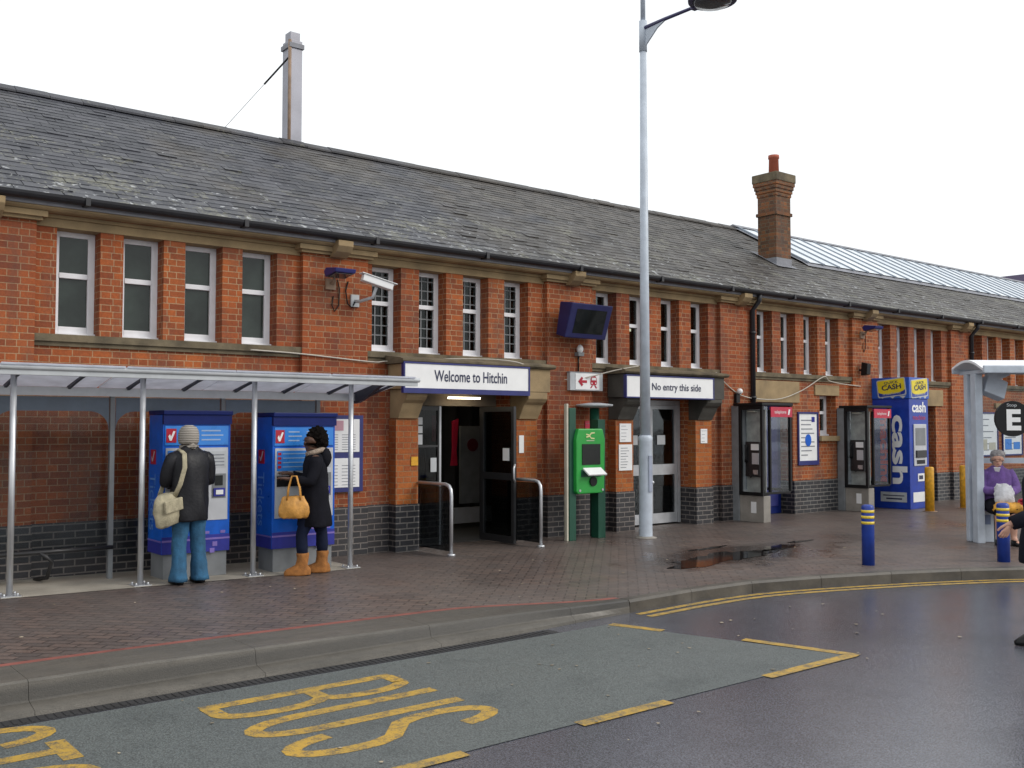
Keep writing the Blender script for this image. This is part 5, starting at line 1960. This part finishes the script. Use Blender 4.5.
for s, el, wr in ((1, (.235, .04, 1.09), (.165, .24, 1.155)), (-1, (-.235, .05, 1.09), (-.18, .26, 1.11))):
    co.tube([(.155 * s, -.01, 1.35), (.20 * s, .0, 1.24), el, ((el[0] + wr[0]) / 2, (el[1] + wr[1]) / 2, (el[2] + wr[2]) / 2 - .005), wr], [.080, .074, .066, .058, .050], 14)
crumple(co.build('coat', M['black_wool'], bd), .013, 8, 1, 5.0, .5, 2.2)
hd = MB().ball((0, -.125, 1.355), (.125, .075, .12), 16, 10, .02)
crumple(hd.build('hood', M['black_wool'], bd), .012, 12, 0, 1.5)
MB().tube([(.11, .02, 1.42), (.09, -.07, 1.45), (0, -.115, 1.455), (-.09, -.07, 1.45), (-.11, .02, 1.42), (-.06, .09, 1.40)], .030, 10).build('fur_trim', M['fur'], bd)
lg = MB()
for s, fy in ((1, -.11), (-1, .13)):
    lg.loft([(.095 * s, fy, .20, .052, .055), (.09 * s, fy + .01, .46, .064, .066), (.085 * s, 0, .86, .095, .10)], 16, wob=.02)
crumple(lg.build('trousers', plain('dark_denim', (.012, .016, .035), .85, bump=.4, spec=.12), bd), .008, 12, 1, 9.0)
bt = MB()
for s, fy in ((1, -.11), (-1, .13)):
    bt.loft([(.098 * s, fy + .055, 0, .056, .15), (.098 * s, fy + .055, .03, .060, .155), (.098 * s, fy + .045, .075, .058, .135), (.097 * s, fy + .01, .12, .060, .075), (.096 * s, fy, .20, .062, .068), (.096 * s, fy, .255, .066, .072)], 18)
crumple(bt.build('boot', M['tan_suede'], bd), .009, 14, 1, 4.0)
hr = MB().ball((.035, -.042, 1.612), (.120, .118, .108), 30, 18, .06)
hr.ball((.04, -.075, 1.555), (.112, .088, .10), 24, 14, .06)
crumple(hr.build('hair', M['hair_black'], bd), .030, 26, 1, 1.0, .8)
# handbag on her near forearm
t = thing('handbag', 'tan leather handbag hanging from the forearm of the woman with afro hair', 'handbag', base, RZ)
t.scale = (SW, SW, SW)
m = Matrix.Translation((-.27, .24, .80)) @ Matrix.Rotation(R(80), 4, 'Z') @ Matrix.Scale(.85, 4)
q = MB().loft([(0, 0, -.15, .15, .05), (0, 0, -.13, .20, .075), (0, 0, 0, .195, .085), (0, 0, .10, .16, .06), (0, 0, .145, .13, .025)], 20, wob=.035)
crumple(q.xf(m).build('pouch', M['tan_bag'], t), .016, 12, 1, 3.5, .7)
q = MB()
for dy in (-.04, .04):
    q.tube([(-.09, dy, .10), (-.075, dy * .9, .26), (-.03, dy * .4, .42), (.03, dy * .4, .42), (.075, dy * .9, .26), (.09, dy, .10)], .011, 8)
q.xf(m).build('handle', M['tan_bag'], t)

# --- seated woman in the bus shelter
RS = R(132)
base = (14.765, -4.615, .006)
t = thing('person', 'grey haired woman in purple fleece sitting on the bus shelter bench', 'person', base, RS)
pel, wai, che, nek = (0, 0, .54, .135), (0, .0, .68, .135), (0, .02, .93, .145), (0, .05, 1.09, .052)
hc = (0, .08, 1.205)
fdir = (.30, .95, 0)
ch = [[pel, wai, che, nek]] + head_chains(hc, fdir, nek)
for s in (1, -1):
    ch += [[pel, (.095 * s, .06, .53, .10), (.10 * s, .42, .50, .068), (.10 * s, .40, .10, .044)], [(.10 * s, .40, .10, .044), (.11 * s, .50, .035, .036), (.115 * s, .56, .03, .026)]]
    wr = (.05 * s, .33, .74, .028)
    ch += [[che, (.18 * s, .02, 1.02, .05), (.215 * s, .11, .77, .042), wr]]
    ch += hand_chains(wr[:3], (-.75 * s, .45, -.05), (0, -.2, -1), (0, 1, .3), .7)
bd = skin(ch, M['skin_pale'], 'body', t)
face_bits(hc, fdir, bd)
co = MB().loft([(0, .02, .46, .225, .20), (0, .01, .52, .23, .20), (0, .01, .66, .225, .19), (0, .02, .82, .225, .18), (0, .025, .96, .215, .16), (0, .035, 1.04, .175, .125), (0, .045, 1.09, .095, .085), (0, .05, 1.115, .075, .07)], 26, wob=.022)
for s in (1, -1):
    co.tube([(.14 * s, .02, 1.015), (.195 * s, .05, .92), (.222 * s, .11, .775), (.15 * s, .22, .752), (.08 * s, .30, .748)], [.088, .084, .076, .066, .054], 14)
crumple(co.build('fleece', M['purple_fleece'], bd), .014, 11, 1, 7.0, .6, 1.0)
sk = MB()
for s in (1, -1):
    sk.tube([(.085 * s, .0, .54), (.10 * s, .22, .535), (.105 * s, .41, .505), (.105 * s, .47, .46)], [.13, .115, .098, .07], 14)
sk.build('skirt', M['black_wool'], bd)
MB().prism_y([(-.045, .03), (.045, .03), (.012, -.09), (-.012, -.09)], -.006, .006).xf(Matrix.Translation((.035, .165, 1.065)) @ Matrix.Rotation(R(-18), 4, 'Z') @ Matrix.Rotation(R(-28), 4, 'X')).build('collar', M['white'], bd)
hr = MB().ball((-.015, .035, 1.275), (.100, .100, .070), 22, 14, .03)
hr.ball((-.02, .02, 1.20), (.098, .080, .085), 20, 12, .03)
crumple(hr.build('hair', M['hair_grey'], bd), .018, 24, 1, 6.0, .8)
sho = MB()
for s in (1, -1):
    sho.loft([(.108 * s, .44, .0, .048, .13), (.108 * s, .44, .03, .05, .135), (.106 * s, .42, .075, .042, .085)], 16)
sho.build('shoe', M['black'], bd)
t = thing('carrier_bag', 'crumpled white carrier bag on the lap of the seated woman', 'bag', base, RS)
q = MB().prism_y([(-.12, 0), (.13, .01), (.125, .14), (.105, .235), (.05, .27), (-.05, .265), (-.10, .23), (-.125, .12)], -.025, .03)
q.xf(Matrix.Translation((.01, .43, .60)) @ Matrix.Rotation(R(6), 4, 'Y') @ Matrix.Rotation(R(8), 4, 'X'))
crumple(q.build('pouch', M['plastic_bag'], t), .022, 15, 4, 8.0, .8)
MB().tube([(-.05, .39, .81), (-.03, .36, .86), (.03, .36, .86), (.05, .39, .81)], .010, 8).build('handle', M['plastic_bag'], t)
t = thing('shopping_bag', 'yellow and red shopping bag under the white carrier bag', 'bag', base, RS)
q = MB().loft([(-.02, .44, .46, .20, .04), (-.02, .45, .50, .215, .07), (-.02, .45, .57, .20, .07), (-.02, .45, .61, .17, .05)], 22, wob=.05)
crumple(q.build('pouch', M['colour_bag'], t), .022, 14, 1, 8.5, .8)
q = MB()
q.tube([(-.20, .49, .60), (-.21, .50, .66), (-.15, .50, .64)], .02, 8)
q.loft([(-.19, .45, .56, .05, .05), (-.19, .45, .64, .04, .04)], 12)
q.build('side_pocket', M['red'], t)
t = thing('litter_box', 'pale grey box with yellow bag on top beside the seated woman', 'box', (14.62, -4.44, 0), A_)
MB().box(-.02, .17, -.06, .06, .002, .50).build('box', M['lamp_grey'], t, bevel=.01)
MB().box(.02, .12, -.064, -.06, .26, .40).build('label', plain('faded_print', (.16, .20, .32), .6), t)
MB().loft([(.07, 0, .501, .07, .04), (.06, 0, .54, .08, .05), (.07, 0, .60, .06, .04), (.08, 0, .63, .025, .02)], 16, wob=.09).build('yellow_bag', plain('yellow_plastic', (.62, .42, .06), .5, bump=.5), t)

# --- person walking into the picture at the right edge
wd = R(51)
base = (8.835, -7.86, -.114)
t = thing('person', 'person in dark coat striding in from the right edge of the road', 'person', base, wd)
pel, wai, che, nek = (0, 0, .93, .13), (0, 0, 1.07, .125), (0, .02, 1.30, .145), (0, .04, 1.47, .055)
hc = (0, .06, 1.60)
ch = [[pel, wai, che, nek]] + head_chains(hc, (0, 1, 0), nek)
for s, kn, an in ((1, (.10, -.05, .50), (.10, -.30, .17)), (-1, (-.10, .10, .50), (-.10, .13, .09))):
    ch += [[pel, (.09 * s, 0, .87, .098), (*kn, .064), (*an, .044)], [(*an, .044), (an[0], an[1] + .11, an[2] - .05, .036), (an[0], an[1] + .17, an[2] - .055, .026)]]
for s, el, wr in ((-1, (-.26, .20, 1.10, .046), (-.23, .43, 1.01, .030)), (1, (.26, -.08, 1.14, .046), (.25, -.04, .90, .030))):
    ch += [[che, (.20 * s, .0, 1.40, .06), el, wr]]
    ch += hand_chains(wr[:3], (0, .45, -.8) if s < 0 else (0, .2, -1), (-s * 1.0, 0, -.1), (0, 1, .3), .6)
bd = skin(ch, M['skin_pale'], 'body', t)
face_bits(hc, (0, 1, 0), bd)
co = MB().loft([(0, .01, .66, .215, .215), (0, .01, .68, .222, .22), (0, .01, .85, .22, .205), (0, 0, 1.05, .21, .17), (0, .01, 1.2, .225, .165), (0, .02, 1.33, .235, .155), (0, .025, 1.42, .19, .125), (0, .035, 1.465, .10, .09), (0, .04, 1.50, .08, .075)], 28, wob=.018)
for s, el, wr in ((-1, (-.27, .20, 1.10), (-.235, .42, 1.015)), (1, (.27, -.08, 1.14), (.262, -.05, .94))):
    co.tube([(.185 * s, .0, 1.39), (.235 * s, .03 * -s * .5, 1.28), el, ((el[0] + wr[0]) / 2, (el[1] + wr[1]) / 2, (el[2] + wr[2]) / 2), wr], [.088, .082, .074, .066, .056], 14)
co.build('coat', plain('dark_navy_coat', (.010, .011, .018), .8, bump=.4, scale=9, spec=.12), bd)
lg = MB()
for s, kn, an in ((1, (.10, -.05, .50), (.10, -.30, .19)), (-1, (-.10, .10, .50), (-.10, .13, .11))):
    lg.tube([(.09 * s, 0, .86), (kn[0], kn[1], kn[2]), an], [.115, .085, .068], 14)
lg.build('trousers', M['black_wool'], bd)
sho = MB()
sho.loft([(-.10, .20, .0, .048, .15), (-.10, .20, .03, .052, .155), (-.10, .175, .085, .042, .10)], 16)
q = MB().loft([(0, .05, -.09, .048, .15), (0, .05, -.06, .052, .155), (0, .025, -.01, .042, .10)], 16)
q.xf(Matrix.Translation((.10, -.30, .17)) @ Matrix.Rotation(R(-28), 4, 'X'))
sho.add(q.v, q.f, True)
sho.build('shoe', M['black'], bd)
crumple(MB().ball((0, .045, 1.635), (.108, .115, .10), 20, 12, .03).build('hair', M['hair_grey'], bd), .018, 24, 1, 4.0)
